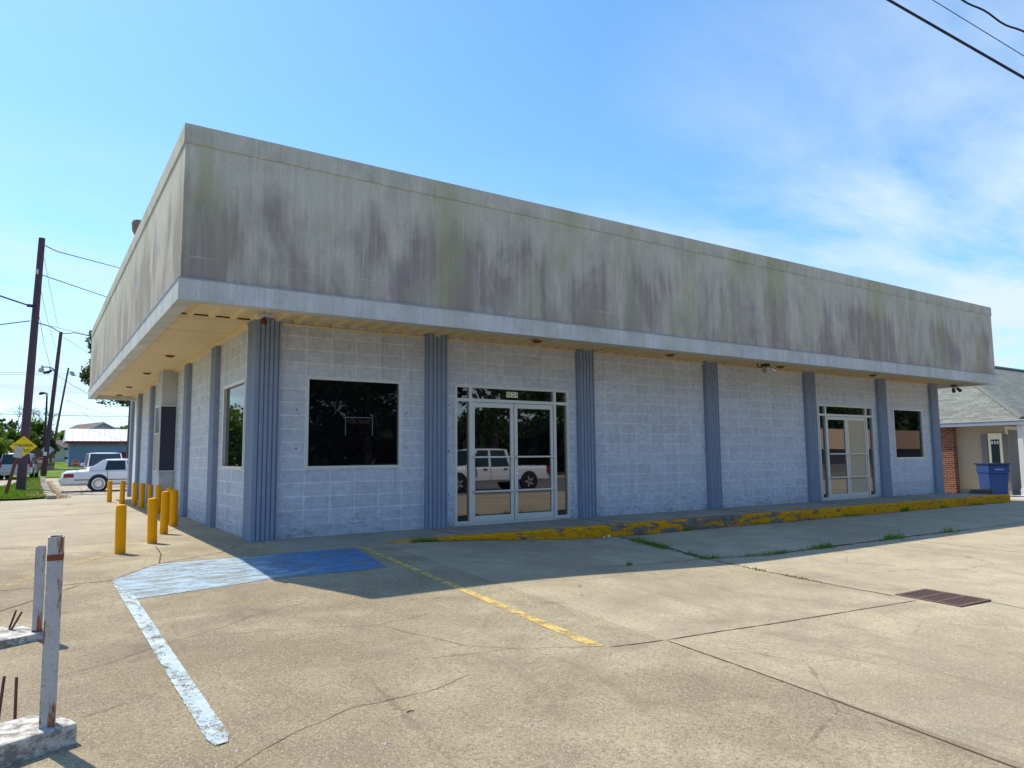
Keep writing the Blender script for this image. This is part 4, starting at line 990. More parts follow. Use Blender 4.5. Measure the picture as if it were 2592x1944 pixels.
def tree_px(name, label, px, py, rx, ry, d, n, leaf, m, **k_):     # crown size given as seen, made real at its distance
    c_ = at(px, py, d); sc_ = d/FP; base = Vector((c_.x, c_.y, hh(c_.x, c_.y)))
    return tree(name, label, base, c_, (rx*sc_, rx*sc_*0.9, ry*sc_), n, leaf, m, **k_)
tree_px('oak_tree', 'leafy oak whose crown shows past the left end of the canopy', 340, 918, 116, 112, 40, 26000, 0.16, M['leafB'], trunk_r=0.3, clumps=70, seed=3, cs=0.24)
TG = 'trees behind the wooden fence'
for i, (px, py, rx, ry, d, m, lab) in enumerate([
    (8, 1112, 42, 42, 74, 'leafB', 'dark bushy tree at the far left frame edge behind the fence'),
    (50, 1120, 34, 36, 70, 'leafA', 'mid green bushy tree between the frame edge and the nearest pole'),
    (92, 1108, 30, 40, 76, 'leafA', 'dense green tree just right of the nearest pole'),
    (-30, 1100, 34, 60, 80, 'leafB', 'dark tree cut by the left frame edge'),
    (112, 1132, 26, 34, 68, 'leafB', 'low dark tree left of the second pole behind the stop sign')]):
    tree_px('bushy_tree', lab, px, py, rx, ry, d, 3200, 0.34, M[m], trunk_r=0.2, clumps=26, seed=20+i, group=TG, cs=0.36)
tree_px('small_tree', 'bright green young tree between the last pole and the garage roof', 158, 1120, 22, 26, 108, 1500, 0.38, M['leafC'], seed=31, clumps=18)
tree_px('small_tree', 'bright green young tree beside the second pole', 143, 1128, 15, 24, 104, 1000, 0.38, M['leafC'], seed=35, clumps=14)
tree_px('small_tree', 'green tree rising behind the gable roof next to the shop wall', 318, 1096, 42, 20, 125, 2200, 0.4, M['leafC'], seed=32, clumps=22)
tree_px('conifer_tree', 'dark round tree top above the others at the far left', 4, 1072, 22, 14, 95, 900, 0.3, M['leafB'], seed=33, clumps=10)
# leafless tree
def bare(px, py0, py1, d, spread, label, seed):
    a = at(px, py0, d); z0 = hh(a.x, a.y); t = thing('bare_tree', label, 'tree', (a.x, a.y, z0)); b = MB(); r = random.Random(seed)
    H = at(px, py1, d).z-z0
    def br(p, v, L, rad_, dep):
        q = p+v*L; b.tube([p, (p+q)/2+Vector((r.gauss(0, .03), r.gauss(0, .03), 0))*L, q], [rad_, rad_*0.8, rad_*0.55], 5, cap=False)
        if dep:
            for i in range(3 if dep > 1 else 4):
                w_ = (v+Vector((r.gauss(0, .55), r.gauss(0, .55), r.gauss(0.0, .25)))).normalized(); br(q, w_, L*r.uniform(.5, .75), rad_*0.55, dep-1)
    for i in range(4): br(Vector((0, 0, H*0.3)), Vector((r.gauss(0, spread), r.gauss(0, spread), 1)).normalized(), H*0.32, 0.10, 4)
    b.tube([(0, 0, 0), (0, 0, H*0.32)], [0.16, 0.12], 6)
    b.build('branches', flat('bleached_twig', (0.22, 0.20, 0.22), 0.9), t)
bare(42, 1150, 1030, 88, 0.6, 'leafless grey tree behind the nearest utility pole, left of it', 4)
bare(98, 1150, 1035, 86, 0.5, 'leafless grey tree showing between the first two poles', 8)

# ================================================================== POLES, LAMPS, SIGNS
def pole(name, bpx, bpy_, tpx, tpy, d, r0, r1, label):
    a = at(bpx, bpy_, d); z0 = a.z; dz = at(tpx, tpy, d).z-z0
    e = at(tpx, tpy, d+0.1*dz); t = thing(name, label, 'utility pole', a, 0, 'wooden utility poles down the side street')
    b = MB(); v = e-a; b.tube([-v*0.04, v*0.02, v*0.5, v], [r0, r0, (r0+r1)/2, r1], 14); b.build('shaft', M['pole'], t, smooth=False)
    return t, a, e
p1, p1a, p1b = pole('utility_pole', 52, 1240.4, 106.5, 603, 31.3, 0.19, 0.13, 'thickest nearest wooden utility pole carrying the yellow sign')
p2, p2a, p2b = pole('utility_pole', 110, 1208, 154.5, 840, 52, 0.17, 0.115, 'middle wooden utility pole with curved lamp arms and a white notice')
p3, p3a, p3b = pole('utility_pole', 126.5, 1174.6, 173.5, 931, 98, 0.17, 0.11, 'farthest leaning wooden pole with two lamp heads')
def rel(o, v): return Vector(v)-o.location
b = MB(); q = rel(p1, at(94, 690, 31.6)); b.box(q.x-0.05, q.x+0.05, q.y-0.25, q.y-0.15, q.z-0.1, q.z+0.1); b.build('tag_plate', M['signG'], p1)
b = MB(); q = rel(p1, at(83, 776, 31.8)); b.box(q.x-0.22, q.x+0.14, q.y-0.20, q.y-0.1, q.z-0.06, q.z+0.06); b.build('bracket', M['wire'], p1)
b = MB(); q = rel(p2, at(113.5, 1148, 51.7)); b.box(q.x-0.10, q.x+0.12, q.y-0.12, q.y-0.08, q.z-0.15, q.z+0.12); b.build('notice', M['white'], p2)
def arm(par, pts_, r_, name='lamp_arm'):
    b = MB(); b.tube([rel(par, p) for p in pts_], r_, 6); return b.build(name, M['wire'], par)
A = arm(p2, [at(141, 945, 52), at(133, 932, 52), at(122, 929, 52), at(108, 929, 52), at(105.5, 925, 52)], 0.045)
b = MB(); q = rel(p2, at(104.5, 936, 52)); b.lathe([(0.10, 0.18), (0.17, 0.08), (0.20, -0.12), (0.12, -0.18)], q, 10); b.build('lamp_globe', flat('lamp_glass', (0.5, 0.47, 0.5), 0.3), A)
b = MB(); q = rel(p2, at(122, 942, 51.8)); b.tube([q+Vector((0.25, 0, .15)), q, q+Vector((-0.30, 0, -0.06))], [0.06, 0.12, 0.09], 8); b.tube([q+Vector((0.1, 0, 0.05)), q+Vector((0.1, 0, 0.35))], 0.04, 6); b.build('lamp_head', M['wire'], A)
for (px, py) in [(183, 943), (186, 949)]:
    b = MB(); q = rel(p3, at(px-9, py-2, 98)); e = rel(p3, at(px+5, py+1, 98)); b.tube([q, (q+e)/2, e], [0.06, 0.2, 0.1], 8); b.build('lamp_head', M['psil'], p3)
# twin street lamp
a = at(110, 1176, 62); SL = thing('street_lamp', 'slim dark street lamp post with a hooked lantern between the poles', 'street lamp', a)
b = MB(); e = rel(SL, at(119, 1003, 62.6)); b.tube([(0, 0, -0.3), e*0.5, e], [0.11, 0.09, 0.07], 8); pz = b.build('post', M['wire'], SL)
b = MB(); b.tube([e, rel(SL, at(116.5, 997, 62.6)), rel(SL, at(112, 994, 62.6)), rel(SL, at(107, 994.5, 62.6))], 0.05, 6); b.tube([e, rel(SL, at(121.5, 1001, 62.6)), rel(SL, at(121, 996, 62.6)), rel(SL, at(116, 994, 62.6))], 0.035, 6)
q = rel(SL, at(106, 995.5, 62.6)); b.tube([q+Vector((0.2, 0, 0.05)), q+Vector((-0.1, 0, -0.02)), q+Vector((-0.2, 0, -0.12))], [0.10, 0.14, 0.05], 8); b.build('lantern', M['wire'], SL)

def plate(par, c_, w_, h_, ang, m, name, thick=0.012, n_=4, rot0=0.0):
    """flat polygon facing the street (towards -y), centre c_ relative"""
    b = MB(); pts_ = [(c_[0]+w_*cos(rot0+2*pi*i/n_), c_[1], c_[2]+h_*sin(rot0+2*pi*i/n_)) for i in range(n_)]
    b.extr(pts_, (0, thick, 0)); return b.build(name, m, par)
# children sign on pole 1
a = at(59.5, 1130, 30.7); YS = thing('warning_sign', 'yellow diamond children sign nailed to the nearest pole', 'sign', (a.x, a.y-0.06, a.z))
yp = plate(YS, (0, 0, 0), 0.50, 0.44, 0, M['signY'], 'diamond_panel')
b = MB(); o_ = [(0.52, 0), (0, 0.46), (-0.52, 0), (0, -0.46)]
plate(YS, (0, 0.014, 0), 0.525, 0.465, 0, M['rust'], 'back_edge', 0.008)
text('lettering', 'CHILDREN', 0.175, M['ink'], YS, (0, -0.003, 0.04), (radians(90), 0, 0), 0.001, 0.76, 0.003)
text('lettering', 'AT PLAY', 0.175, M['ink'], YS, (0.01, -0.003, -0.17), (radians(90), 0, 0), 0.001, 0.72, 0.003)
b = MB(); b.lathe([(0.02, -0.006), (0.02, 0.0)], (0, 0, 0.3), 8, axis='y'); b.build('bolt', M['ink'], YS)
# leaning grey sign on brown post
a = at(15, 1250, 27.6); z0 = a.z
LS = thing('leaning_sign', 'blank grey sign on a brown post leaning to the right', 'sign', a)
b = MB(); e = rel(LS, at(44, 1152, 27.9)); sv = Vector((0.055, 0, 0))
b.tube([-e*0.08, e*0.5, e], [0.062, 0.06, 0.058], 4); b.build('post', M['postw'], LS)
b = MB(); c4 = [rel(LS, at(x*0.2351, 900+y*0.2351, 27.8)) for x, y in [(138, 1092), (236, 1106), (252, 983), (168, 972)]]
b.extr(c4, (0, 0.012, 0)); b.build('panel', M['signG'], LS)
text('lettering', 'AL', 0.10, flat('faint_letters', (0.36, 0.33, 0.38), 0.6), LS, rel(LS, at(47, 1143, 27.78)), (radians(90), radians(-8), 0), 0.001)
# stop signs
def stop(px, py, r_px, d, label):
    c_ = at(px, py, d); z0 = hh(c_.x, c_.y); t = thing('stop_sign', label, 'sign', (c_.x, c_.y, z0), 0, 'stop signs')
    R0 = r_px*d/FP; cz = c_.z-z0
    plate(t, (0, 0, cz), R0*1.06, R0*1.06, 0, M['white'], 'rim', 0.01, 8, pi/8)
    plate(t, (0, -0.008, cz), R0*0.96, R0*0.96, 0, M['signR'], 'face', 0.007, 8, pi/8)
    text('lettering', 'STOP', R0*0.85, M['white'], t, (0, -0.010, cz), (radians(90), 0, 0), 0.001, 0.85)
    b = MB(); b.tube([(0, 0.03, -0.2), (0, 0.03, cz+R0*0.8)], 0.035, 6); b.build('post', M['postw'], t)
stop(105, 1168, 10.5, 54.5, 'red stop sign half hidden behind the middle utility pole')
stop(191, 1172.5, 8.8, 72, 'red stop sign standing in front of the blue metal building')
# sign back behind pole 2
a = at(121, 1139, 58); BS = thing('diamond_sign_back', 'grey back of a diamond road sign behind the middle pole', 'sign', (a.x, a.y, hh(a.x, a.y)))
plate(BS, (0, 0, a.z-BS.location.z), 0.46, 0.46, 0, M['psil'], 'panel'); b = MB(); b.tube([(0, 0.03, -.2), (0, 0.03, a.z-BS.location.z+.2)], 0.04, 6); b.build('post', M['wire'], BS)

# wires
WG = 'overhead wires on the utility poles'
def wire(pts_, r_, label, sag=0.0):
    b = MB(); out_ = []
    for (a, c_) in zip(pts_, pts_[1:]):
        a = Vector(a); c_ = Vector(c_)
        for i in range(10):
            t = i/10; p = a+(c_-a)*t; p = p+Vector((0, 0, -sag*4*t*(1-t))); out_.append(p)
    out_.append(Vector(pts_[-1])); b.tube(out_, r_, 5)
    tag(b.build('utility_wire', M['wire']), label, 'wire', WG)
g1 = lambda x, y, d: at(x*0.2351, 540+y*0.2351, d); g2 = lambda x, y, d: at(x*0.2351, 900+y*0.2351, d)
wire([g1(482, 345, 32), g1(560, 385, 33), g1(620, 412, 34), g1(1300, 592, 46), g1(2000, 780, 58)], 0.022, 'topmost wire running from the nearest pole to behind the parapet')
wire([g1(455, 665, 32), g1(1160, 905, 46), g1(1700, 1090, 58)], 0.022, 'second wire from the nearest pole sloping down behind the parapet')
wire([g1(-600, 680, 26), g1(0, 890, 29), g1(345, 1005, 31.7)], 0.035, 'thick wire entering from the left frame edge to the pole bracket')
wire([g1(-700, 1290, 28), g1(0, 1198, 30), g1(320, 1158, 31.6)], 0.022, 'lower wire entering from the left frame edge to the nearest pole')
wire([g1(400, 1178, 31.9), g1(545, 1220, 40), g1(645, 1280, 51)], 0.03, 'wire dipping from the nearest pole to the top of the middle pole')
wire([g1(672, 1295, 52), g1(730, 1293, 53), g1(800, 1285, 54), g1(1500, 1440, 66)], 0.028, 'wire from the middle pole top running right behind the shop')
wire([g1(545, 1215, 50), g1(990, 1320, 60), g1(1500, 1420, 70)], 0.014, 'faint thin wire above the middle pole wire')
wire([g1(690, 1340, 52), g1(915, 1480, 58), g1(1300, 1710, 66)], 0.014, 'thin wire falling to the right from the middle pole toward the tree')
wire([g2(630, 220, 52), g2(780, 320, 56), g2(950, 412, 60), g2(1100, 478, 64), g2(1310, 540, 70), g2(1500, 590, 74)], 0.016, 'sagging wire passing just under the canopy end')
wire([g2(720, 478, 98), g2(900, 560, 98), g2(1100, 612, 98), g2(1390, 655, 98), g2(1600, 680, 98)], 0.022, 'sagging wire from the farthest pole meeting the level wire')
wire([g2(720, 485, 97), g2(860, 590, 97), g2(1030, 720, 97), g2(1110, 780, 97)], 0.016, 'thin wire dropping from the farthest pole toward the gable roof')
wire([g2(-300, 622, 84), g2(600, 643, 84), g2(1390, 660, 84), g2(1700, 668, 84)], 0.024, 'long level wire crossing low behind the poles')
wire([g2(-300, 176, 110), g2(760, 192, 110), g2(1000, 196, 110)], 0.018, 'upper of two distant level wires beside the lamp arms')
wire([g2(-300, 200, 110), g2(760, 210, 110), g2(1000, 212, 110)], 0.022, 'lower of two distant level wires beside the lamp arms')
wire([g1(475, 480, 31.8), g1(540, 820, 40), g1(625, 1235, 51)], 0.009, 'faint steep guy wire from high on the nearest pole to the middle pole')
wire([g1(440, 830, 31.8), g1(515, 1170, 42), g1(605, 1465, 51)], 0.009, 'faint steep wire halfway down the nearest pole')
wire([g1(415, 1075, 31.8), g1(475, 1400, 40), g1(540, 1650, 50), g2(560, 160, 52)], 0.011, 'lowest steep wire from the nearest pole to the curved lamp arm')
fu = lambda x, y, d: at(x*1.1718, y*1.1718, d)
wire([fu(1300, -357, 9), fu(1920, 0, 9), fu(2212, 168, 9), fu(2900, 564, 9)], 0.017, 'thick dark cable crossing the top right corner')
wire([fu(1500, -317, 9.5), fu(2015, 0, 9.5), fu(2212, 121, 9.5), fu(2900, 544, 9.5)], 0.0055, 'hair thin wire between the two top right cables')
b = MB(); pts_ = []
for i in range(60):
    t = i/59; x = 1900+t*700; y = (x-2085)*0.55+2; pts_.append(fu(x, y+3.0*sin(i*0.9)+1.5*sin(i*0.37), 9.3))
b.tube(pts_, 0.012, 6); tag(b.build('utility_wire', M['wire']), 'wavy twisted cable nearest the top right corner', 'wire', WG)

# ================================================================== VEHICLES
def loft(secs, cap=True):
    """secs: list of (x, [(y,z)...]) half outlines from bottom to top; mirrored"""
    b = MB(); n_ = len(secs[0][1])
    for x, pr in secs:
        for y, z in pr: b.v.append((x, y, z))
        for y, z in reversed(pr): b.v.append((x, -y, z))
    m_ = 2*n_
    for i in range(len(secs)-1):
        for j in range(m_):
            j2 = (j+1) % m_; b.f.append((i*m_+j, i*m_+j2, (i+1)*m_+j2, (i+1)*m_+j))
    if cap: b.f += [tuple(range(m_))[::-1], tuple(range((len(secs)-1)*m_, len(secs)*m_))]
    b.mi = [0]*len(b.f); return b
def body_secs(st, W_, zb):
    """st: (x, ztop, width factor, shoulder z)"""
    o_ = []
    for x, zt, wf, zsh in st:
        w_ = W_/2*wf
        o_.append((x, [(w_*0.86, zb), (w_*0.985, zb+0.10), (w_, zb+0.3), (w_*0.99, zsh-0.06), (w_*0.95, zsh), (w_*0.80, zt)]))
    return o_
def wheel(par, x, y, r_, side, ww=False):
    b = MB(); t = 0.22
    prof = [(r_*0.62, -t/2), (r_*0.93, -t/2), (r_, -t/2+0.03), (r_, t/2-0.03), (r_*0.93, t/2), (r_*0.62, t/2)]
    b.lathe(prof, (x, y, r_), 22, axis='y'); w_ = b.build('wheel', M['tyre'], par, smooth=True)
    yo = y+side*(t/2+0.002)
    if ww:
        b = MB(); b.lathe([(r_*0.76, yo-0.004), (r_*0.76, yo+0.004)], (x, 0, r_), 24, axis='y'); b.build('whitewall', M['pwhite'], w_)
        yo += side*0.005
        b = MB(); b.lathe([(r_*0.62, yo-0.004), (r_*0.62, yo+0.004)], (x, 0, r_), 24, axis='y'); b.build('hub_ring', M['gutter'], w_); yo += side*0.005
        b = MB(); b.lathe([(r_*0.4, yo-0.004), (r_*0.4, yo+0.004)], (x, 0, r_), 20, axis='y'); b.build('hub_cap', M['chrome'], w_)
    else:
        b = MB(); b.lathe([(r_*0.66, yo-0.004), (r_*0.66, yo+0.004)], (x, 0, r_), 20, axis='y'); b.build('rim', M['black'], w_)
        b = MB()
        for i in range(5):
            a = 2*pi*i/5; c_, s_ = cos(a), sin(a)
            b.extr([(x+r_*0.6*c_-s_*0.03, yo, r_+r_*0.6*s_+c_*0.03), (x+r_*0.6*c_+s_*0.03, yo, r_+r_*0.6*s_-c_*0.03), (x+s_*0.05, yo, r_-c_*0.05), (x-s_*0.05, yo, r_+c_*0.05)], (0, side*0.012, 0))
        b.build('spokes', M['rim'], w_)
    b = MB(); b.lathe([(r_*1.14, y-side*0.05), (r_*1.14, y+side*(t/2-0.003))], (x, 0, r_+0.02), 22, axis='y'); b.build('wheel_arch', M['black'], par)
def cabin(par, st, W_, zbelt, ztop, pillars, m, glassm, tumble=0.82):
    """st: belt x0,x1 ; roof x0,x1"""
    (bx0, bx1), (rx0, rx1) = st; w_ = W_/2*0.93; wr = w_*tumble
    v = lambda x, y, z: (x, y, z)
    b = MB(); b.add([(bx0, -w_, zbelt), (bx1, -w_, zbelt), (bx1, w_, zbelt), (bx0, w_, zbelt), (rx0, -wr, ztop-0.05), (rx1, -wr, ztop-0.05), (rx1, wr, ztop-0.05), (rx0, wr, ztop-0.05)],
        [(0, 3, 2, 1), (4, 5, 6, 7), (0, 1, 5, 4), (1, 2, 6, 5), (2, 3, 7, 6), (3, 0, 4, 7)]); b.build('glasshouse', glassm, par)
    secs = []
    for x, dz in [(rx0-0.03, -0.07), (rx0+0.12, -0.015), ((rx0+rx1)/2, 0.0), (rx1-0.15, -0.015), (rx1+0.03, -0.07)]:
        secs.append((x, [(wr+0.01, ztop-0.09), (wr+0.012, ztop-0.05+dz*0.3), (wr*0.86, ztop-0.008+dz), (wr*0.4, ztop+0.012+dz)]))
    loft(secs).build('roof', m, par, smooth=True)
    b = MB()
    for (p0, p1, q0, q1) in pillars:        # belt span p0..p1 to roof span q0..q1
        for s_ in (-1, 1):
            e = 0.012
            a_ = [(p0, s_*(w_+e), zbelt-0.01), (p1, s_*(w_+e), zbelt-0.01), (q1, s_*(wr+e), ztop-0.04), (q0, s_*(wr+e), ztop-0.04)]
            b.extr(a_, (0, -s_*0.06, 0))
    b.build('pillar', m, par)
    return w_, wr
def sedan(loc, rz, label):
    t = thing('sedan', label, 'car', loc, rz); W_ = 1.96
    st = [(0.0, 0.60, 0.88, 0.55), (0.05, 0.80, 0.93, 0.66), (0.22, 0.90, 0.96, 0.84), (1.2, 0.97, 1.0, 0.89), (2.6, 0.99, 1.0, 0.90), (3.7, 0.99, 1.0, 0.90), (4.7, 0.93, 0.98, 0.86), (5.3, 0.84, 0.93, 0.78), (5.45, 0.55, 0.88, 0.5)]
    loft(body_secs(st, W_, 0.27)).build('body', M['pwhite'], t, smooth=False, bevel=0.02)
    cabin(t, ((1.05, 3.85), (1.62, 3.10)), W_, 0.93, 1.40, [(1.02, 1.62, 1.60, 1.72), (2.42, 2.52, 2.40, 2.47), (3.75, 3.88, 3.02, 3.12)], M['pwhite'], M['cglass'])
    for x in (1.40, 4.42):
        for s_ in (-1, 1): wheel(t, x, s_*(W_/2-0.098), 0.34, s_, True)
    for s_ in (-1, 1):
        b = MB(); b.box(0.10, 0.48, s_*W_/2*0.955-0.012, s_*W_/2*0.955+0.012, 0.62, 0.78); b.build('tail_lamp', M['red'], t)
    b = MB(); b.box(-0.06, 0.12, -0.86, 0.86, 0.40, 0.56); b.build('bumper', M['chrome'], t, bevel=0.03)
    b = MB(); b.box(0.5, 4.9, -W_/2-0.006, -W_/2+0.01, 0.50, 0.53); b.box(0.5, 4.9, W_/2-0.01, W_/2+0.006, 0.50, 0.53); b.build('side_moulding', M['black'], t)
    b = MB()
    for s_ in (-1, 1): b.box(2.1, 2.28, s_*(W_/2+0.004)-0.01, s_*(W_/2+0.004)+0.01, 0.80, 0.825)
    b.build('door_handle', M['chrome'], t)
    b = MB()
    for x in (1.72, 2.72): b.box(x, x+0.012, -W_/2-0.004, W_/2+0.004, 0.40, 0.88)
    b.build('door_seam', M['black'], t)
    return t
a = at(249, 1243.5, 31.0)
sedan((a.x-1.40, a.y+0.9, hh(a.x, a.y)), radians(-1), 'white whitewall tyred sedan parked across the side drive by the shop wall')
def suv(loc, rz, label, m, cat='car', name='suv', L=4.7, W_=1.86, H=1.70):
    t = thing(name, label, cat, loc, rz)
    st = [(0.0, 0.72, 0.90, 0.62), (0.05, 0.98, 0.95, 0.92), (0.9, 1.02, 1.0, 0.95), (3.3, 1.02, 1.0, 0.94), (3.6, 1.02, 0.99, 0.92), (L-0.25, 0.93, 0.93, 0.84), (L-0.05, 0.82, 0.88, 0.70), (L, 0.6, 0.84, 0.5)]
    loft(body_secs(st, W_, 0.30)).build('body', m, t, bevel=0.02)
    cabin(t, ((0.06, 3.75), (0.22, 2.95)), W_, 0.97, H, [(0.04, 0.26, 0.20, 0.40), (1.15, 1.27, 1.18, 1.28), (2.25, 2.35, 2.25, 2.33), (3.6, 3.78, 2.85, 2.97)], m, M['cglass'], 0.86)
    for x in (0.95, L-0.9):
        for s_ in (-1, 1): wheel(t, x, s_*(W_/2-0.098), 0.36, s_)
    for s_ in (-1, 1):
        b = MB(); b.box(-0.02, 0.20, s_*W_/2*0.90-0.09, s_*W_/2*0.90+0.09, 0.78, 1.18); b.build('tail_lamp', M['red'], t, bevel=0.02)
        b = MB(); b.box(3.05, 3.2, s_*(W_/2+0.12)-0.12, s_*(W_/2+0.12)+0.10, 1.02, 1.18); b.build('mirror', m, t, bevel=0.03)
        b = MB(); b.box(L-0.30, L-0.06, s_*W_/2*0.74-0.13, s_*W_/2*0.74+0.13, 0.66, 0.80); b.build('headlight', M['rim'], t, bevel=0.02)
    b = MB(); b.box(-0.07, 0.1, -W_/2*0.9, W_/2*0.9, 0.42, 0.66); b.build('rear_bumper', m, t, bevel=0.04)
    b = MB(); b.box(-0.02, 0.03, -0.22, 0.22, 0.74, 0.88); b.build('plate', M['signG'], t)
    b = MB(); b.box(L-0.06, L+0.02, -0.45, 0.45, 0.62, 0.78); b.build('grille', M['black'], t)
    b = MB(); b.box(L-0.1, L+0.06, -W_/2*0.85, W_/2*0.85, 0.36, 0.56); b.build('front_bumper', m, t, bevel=0.04)
    return t
a = at(37, 1214.5, 46); suv((a.x, a.y, hh(a.x, a.y)), radians(85), 'silver suv seen from behind on the side street beyond the pole', M['psil'])
a = at(268, 1215, 40.5); suv((a.x+0.05, a.y+4.8, hh(a.x, a.y)), radians(-90), 'white van facing the camera behind the white sedan', M['pwhite'], 'van', 'van', 4.8, 2.0, 1.78)
def pickup(loc, rz, label):
    t = thing('pickup_truck', label, 'truck', loc, rz); W_ = 2.0
    st = [(0.0, 0.75, 0.93, 0.70), (0.04, 1.12, 0.97, 1.06), (2.05, 1.14, 1.0, 1.07), (2.1, 1.16, 1.0, 1.08), (4.35, 1.18, 1.0, 1.08), (5.4, 1.08, 0.96, 1.0), (5.7, 0.98, 0.92, 0.88), (5.8, 0.6, 0.88, 0.55)]
    loft(body_secs(st, W_, 0.42)).build('body', M['pwhite'], t, bevel=0.02)
    b = MB(); b.box(0.12, 1.95, -0.74, 0.74, 1.10, 1.155); b.build('bed', M['black'], t)
    cabin(t, ((2.08, 4.45), (2.30, 3.85)), W_, 1.10, 1.92, [(2.06, 2.20, 2.28, 2.42), (3.15, 3.27, 3.15, 3.25), (4.32, 4.48, 3.78, 3.88)], M['pwhite'], M['cglass'], 0.88)
    for x in (1.15, 4.85):
        for s_ in (-1, 1): wheel(t, x, s_*(W_/2-0.098), 0.41, s_)
    for s_ in (-1, 1):
        b = MB(); b.box(-0.02, 0.14, s_*W_/2*0.94-0.06, s_*W_/2*0.94+0.06, 0.78, 1.08); b.build('tail_lamp', M['red'], t)
        b = MB(); b.box(4.0, 4.14, s_*(W_/2+0.14)-0.12, s_*(W_/2+0.14)+0.10, 1.12, 1.34); b.build('mirror', M['black'], t, bevel=0.02)
        for x in (2.35, 3.4):
            b = MB(); b.box(x, x+0.2, s_*(W_/2+0.01)-0.02, s_*(W_/2+0.01)+0.02, 0.98, 1.03); b.build('door_handle', M['black'], t)
    b = MB()
    for x in (2.07, 3.20, 4.30): b.box(x, x+0.014, -W_/2-0.004, W_/2+0.004, 0.55, 1.08)
    b.build('door_seam', M['black'], t)
    b = MB(); b.box(-0.12, 0.06, -0.9, 0.9, 0.46, 0.64); b.build('rear_bumper', M['chrome'], t, bevel=0.03)
    return t
pickup((17.45, -17.0, -0.352), radians(180), 'white crew cab pickup parked on the street, mirrored in the entrance doors')

# ================================================================== BACKGROUND BUILDINGS (left)
def P2(x, y, d): return g2(x, y, d)
# blue metal building
a = P2(735, 1212, 80); c_ = P2(735, 950, 80); x0 = a.x; y0 = a.y; z0 = a.z-0.3; ze = c_.z
BB = thing('metal_shed', 'blue metal sided building with white tin roof and maroon fascia', 'building', (x0, y0, z0)); h_ = ze-z0; LW = 12.0
b = MB(); b.box(0, LW, 0, 9, 0, h_); b.build('wall', M['bluewall'], BB)
b = MB()
for i in range(28): b.box(i*0.43+0.02, i*0.43+0.05, -0.02, 0.0, 0.02, h_-0.02)
b.build('wall_ribs', M['bluewall'], BB)
hf = P2(735, 920, 80).z-z0; hr = P2(735, 820, 82).z-z0
b = MB(); b.box(-0.35, LW+0.3, -0.45, -0.40, h_, hf); b.box(-0.35, -0.3, -0.4, 9, h_, hf); b.build('maroon_fascia', M['maroon'], BB)
b = MB(); b.add([(-0.4, -0.5, hf), (LW+0.4, -0.5, hf), (LW+0.4, 2.2, hr+0.35), (-0.4, 2.2, hr+0.35), (LW+0.4, 9.2, hf), (-0.4, 9.2, hf)], [(0, 1, 2, 3), (3, 2, 4, 5), (0, 3, 5), (1, 4, 2)])
for i in range(24): xx = -0.3+i*0.53; b.add([(xx, -0.52, hf+0.0), (xx+0.05, -0.52, hf), (xx+0.05, 2.2, hr+0.39), (xx, 2.2, hr+0.39), (xx+0.025, -0.52, hf+0.05), (xx+0.025, 2.2, hr+0.43)], [(0, 4, 5, 3), (4, 1, 2, 5)])
b.build('roof', M['tin'], BB)
q = rel(BB, P2(1325, 1035, 79.9)); e = rel(BB, P2(1378, 1125, 79.9)); box('window', M['maroon'], BB, q.x, e.x+1.2, -0.04, 0.0, e.z, q.z)
for yy in (1005, 1105):
    q = rel(BB, P2(733, yy, 80)); box('wall_unit', M['black'], BB, q.x-0.35, q.x-0.003, 0.1, 0.5, q.z-0.12, q.z+0.12)
# small garage
a = P2(588, 1165, 97); z0 = a.z-0.3; GA = thing('garage', 'pale cream garage with brown roof left of the blue building', 'building', (a.x, a.y, z0))
w_ = P2(760, 1150, 97).x-a.x; hw = P2(600, 985, 97).z-z0; hr = P2(600, 930, 97).z-z0
b = MB(); b.box(0, w_+3, 0, 6, 0, hw); b.build('wall', M['creamw'], GA)
b = MB(); b.add([(-0.3, -0.4, hw-0.05), (w_+3, -0.4, hw-0.05), (w_+3, 2.5, hr+0.3), (-0.3, 2.5, hr+0.3), (w_+3, 6.2, hw), (-0.3, 6.2, hw)], [(0, 1, 2, 3), (3, 2, 4, 5), (0, 3, 5), (1, 4, 2)]); b.build('roof', M['brownroof'], GA)
# gabled grey house
pk = P2(1108, 726, 112); z0 = hh(pk.x, pk.y)
HO = thing('gabled_house', 'grey gabled house with brown roof rising behind the blue building', 'house', (pk.x, pk.y, z0), radians(14))
hp = pk.z-z0; hwid = (P2(1310, 815, 112).x-P2(890, 815, 112).x)/2; hev = P2(1110, 815, 112).z-z0
b = MB(); b.extr([(-hwid, 0, 0), (hwid, 0, 0), (hwid, 0, hev), (0, 0, hp), (-hwid, 0, hev)], (0, 12, 0)); b.build('wall', M['greyside'], HO)
b = MB()
for s_ in (-1, 1):
    b.extr([(0, -0.35, hp+0.02), (s_*(hwid+0.7), -0.35, hev-0.7*(hp-hev)/hwid+0.02), (s_*(hwid+0.7), -0.35, hev-0.7*(hp-hev)/hwid+0.17), (0, -0.35, hp+0.17)], (0, 12.6, 0))
b.build('roof', M['brownroof'], HO)
b = MB()
for s_ in (-1, 1): b.extr([(0, -0.40, hp-0.02), (s_*(hwid+0.7), -0.40, hev-0.7*(hp-hev)/hwid-0.02), (s_*(hwid+0.7), -0.40, hev-0.7*(hp-hev)/hwid+0.16), (0, -0.40, hp+0.16)], (0, 0.045, 0))
b.build('barge_board', M['white'], HO)
vz = P2(1110, 782, 112).z-z0; box('gable_vent', M['gutter'], HO, -0.45, 0.45, -0.05, 0.0, vz-0.5, vz+0.5)
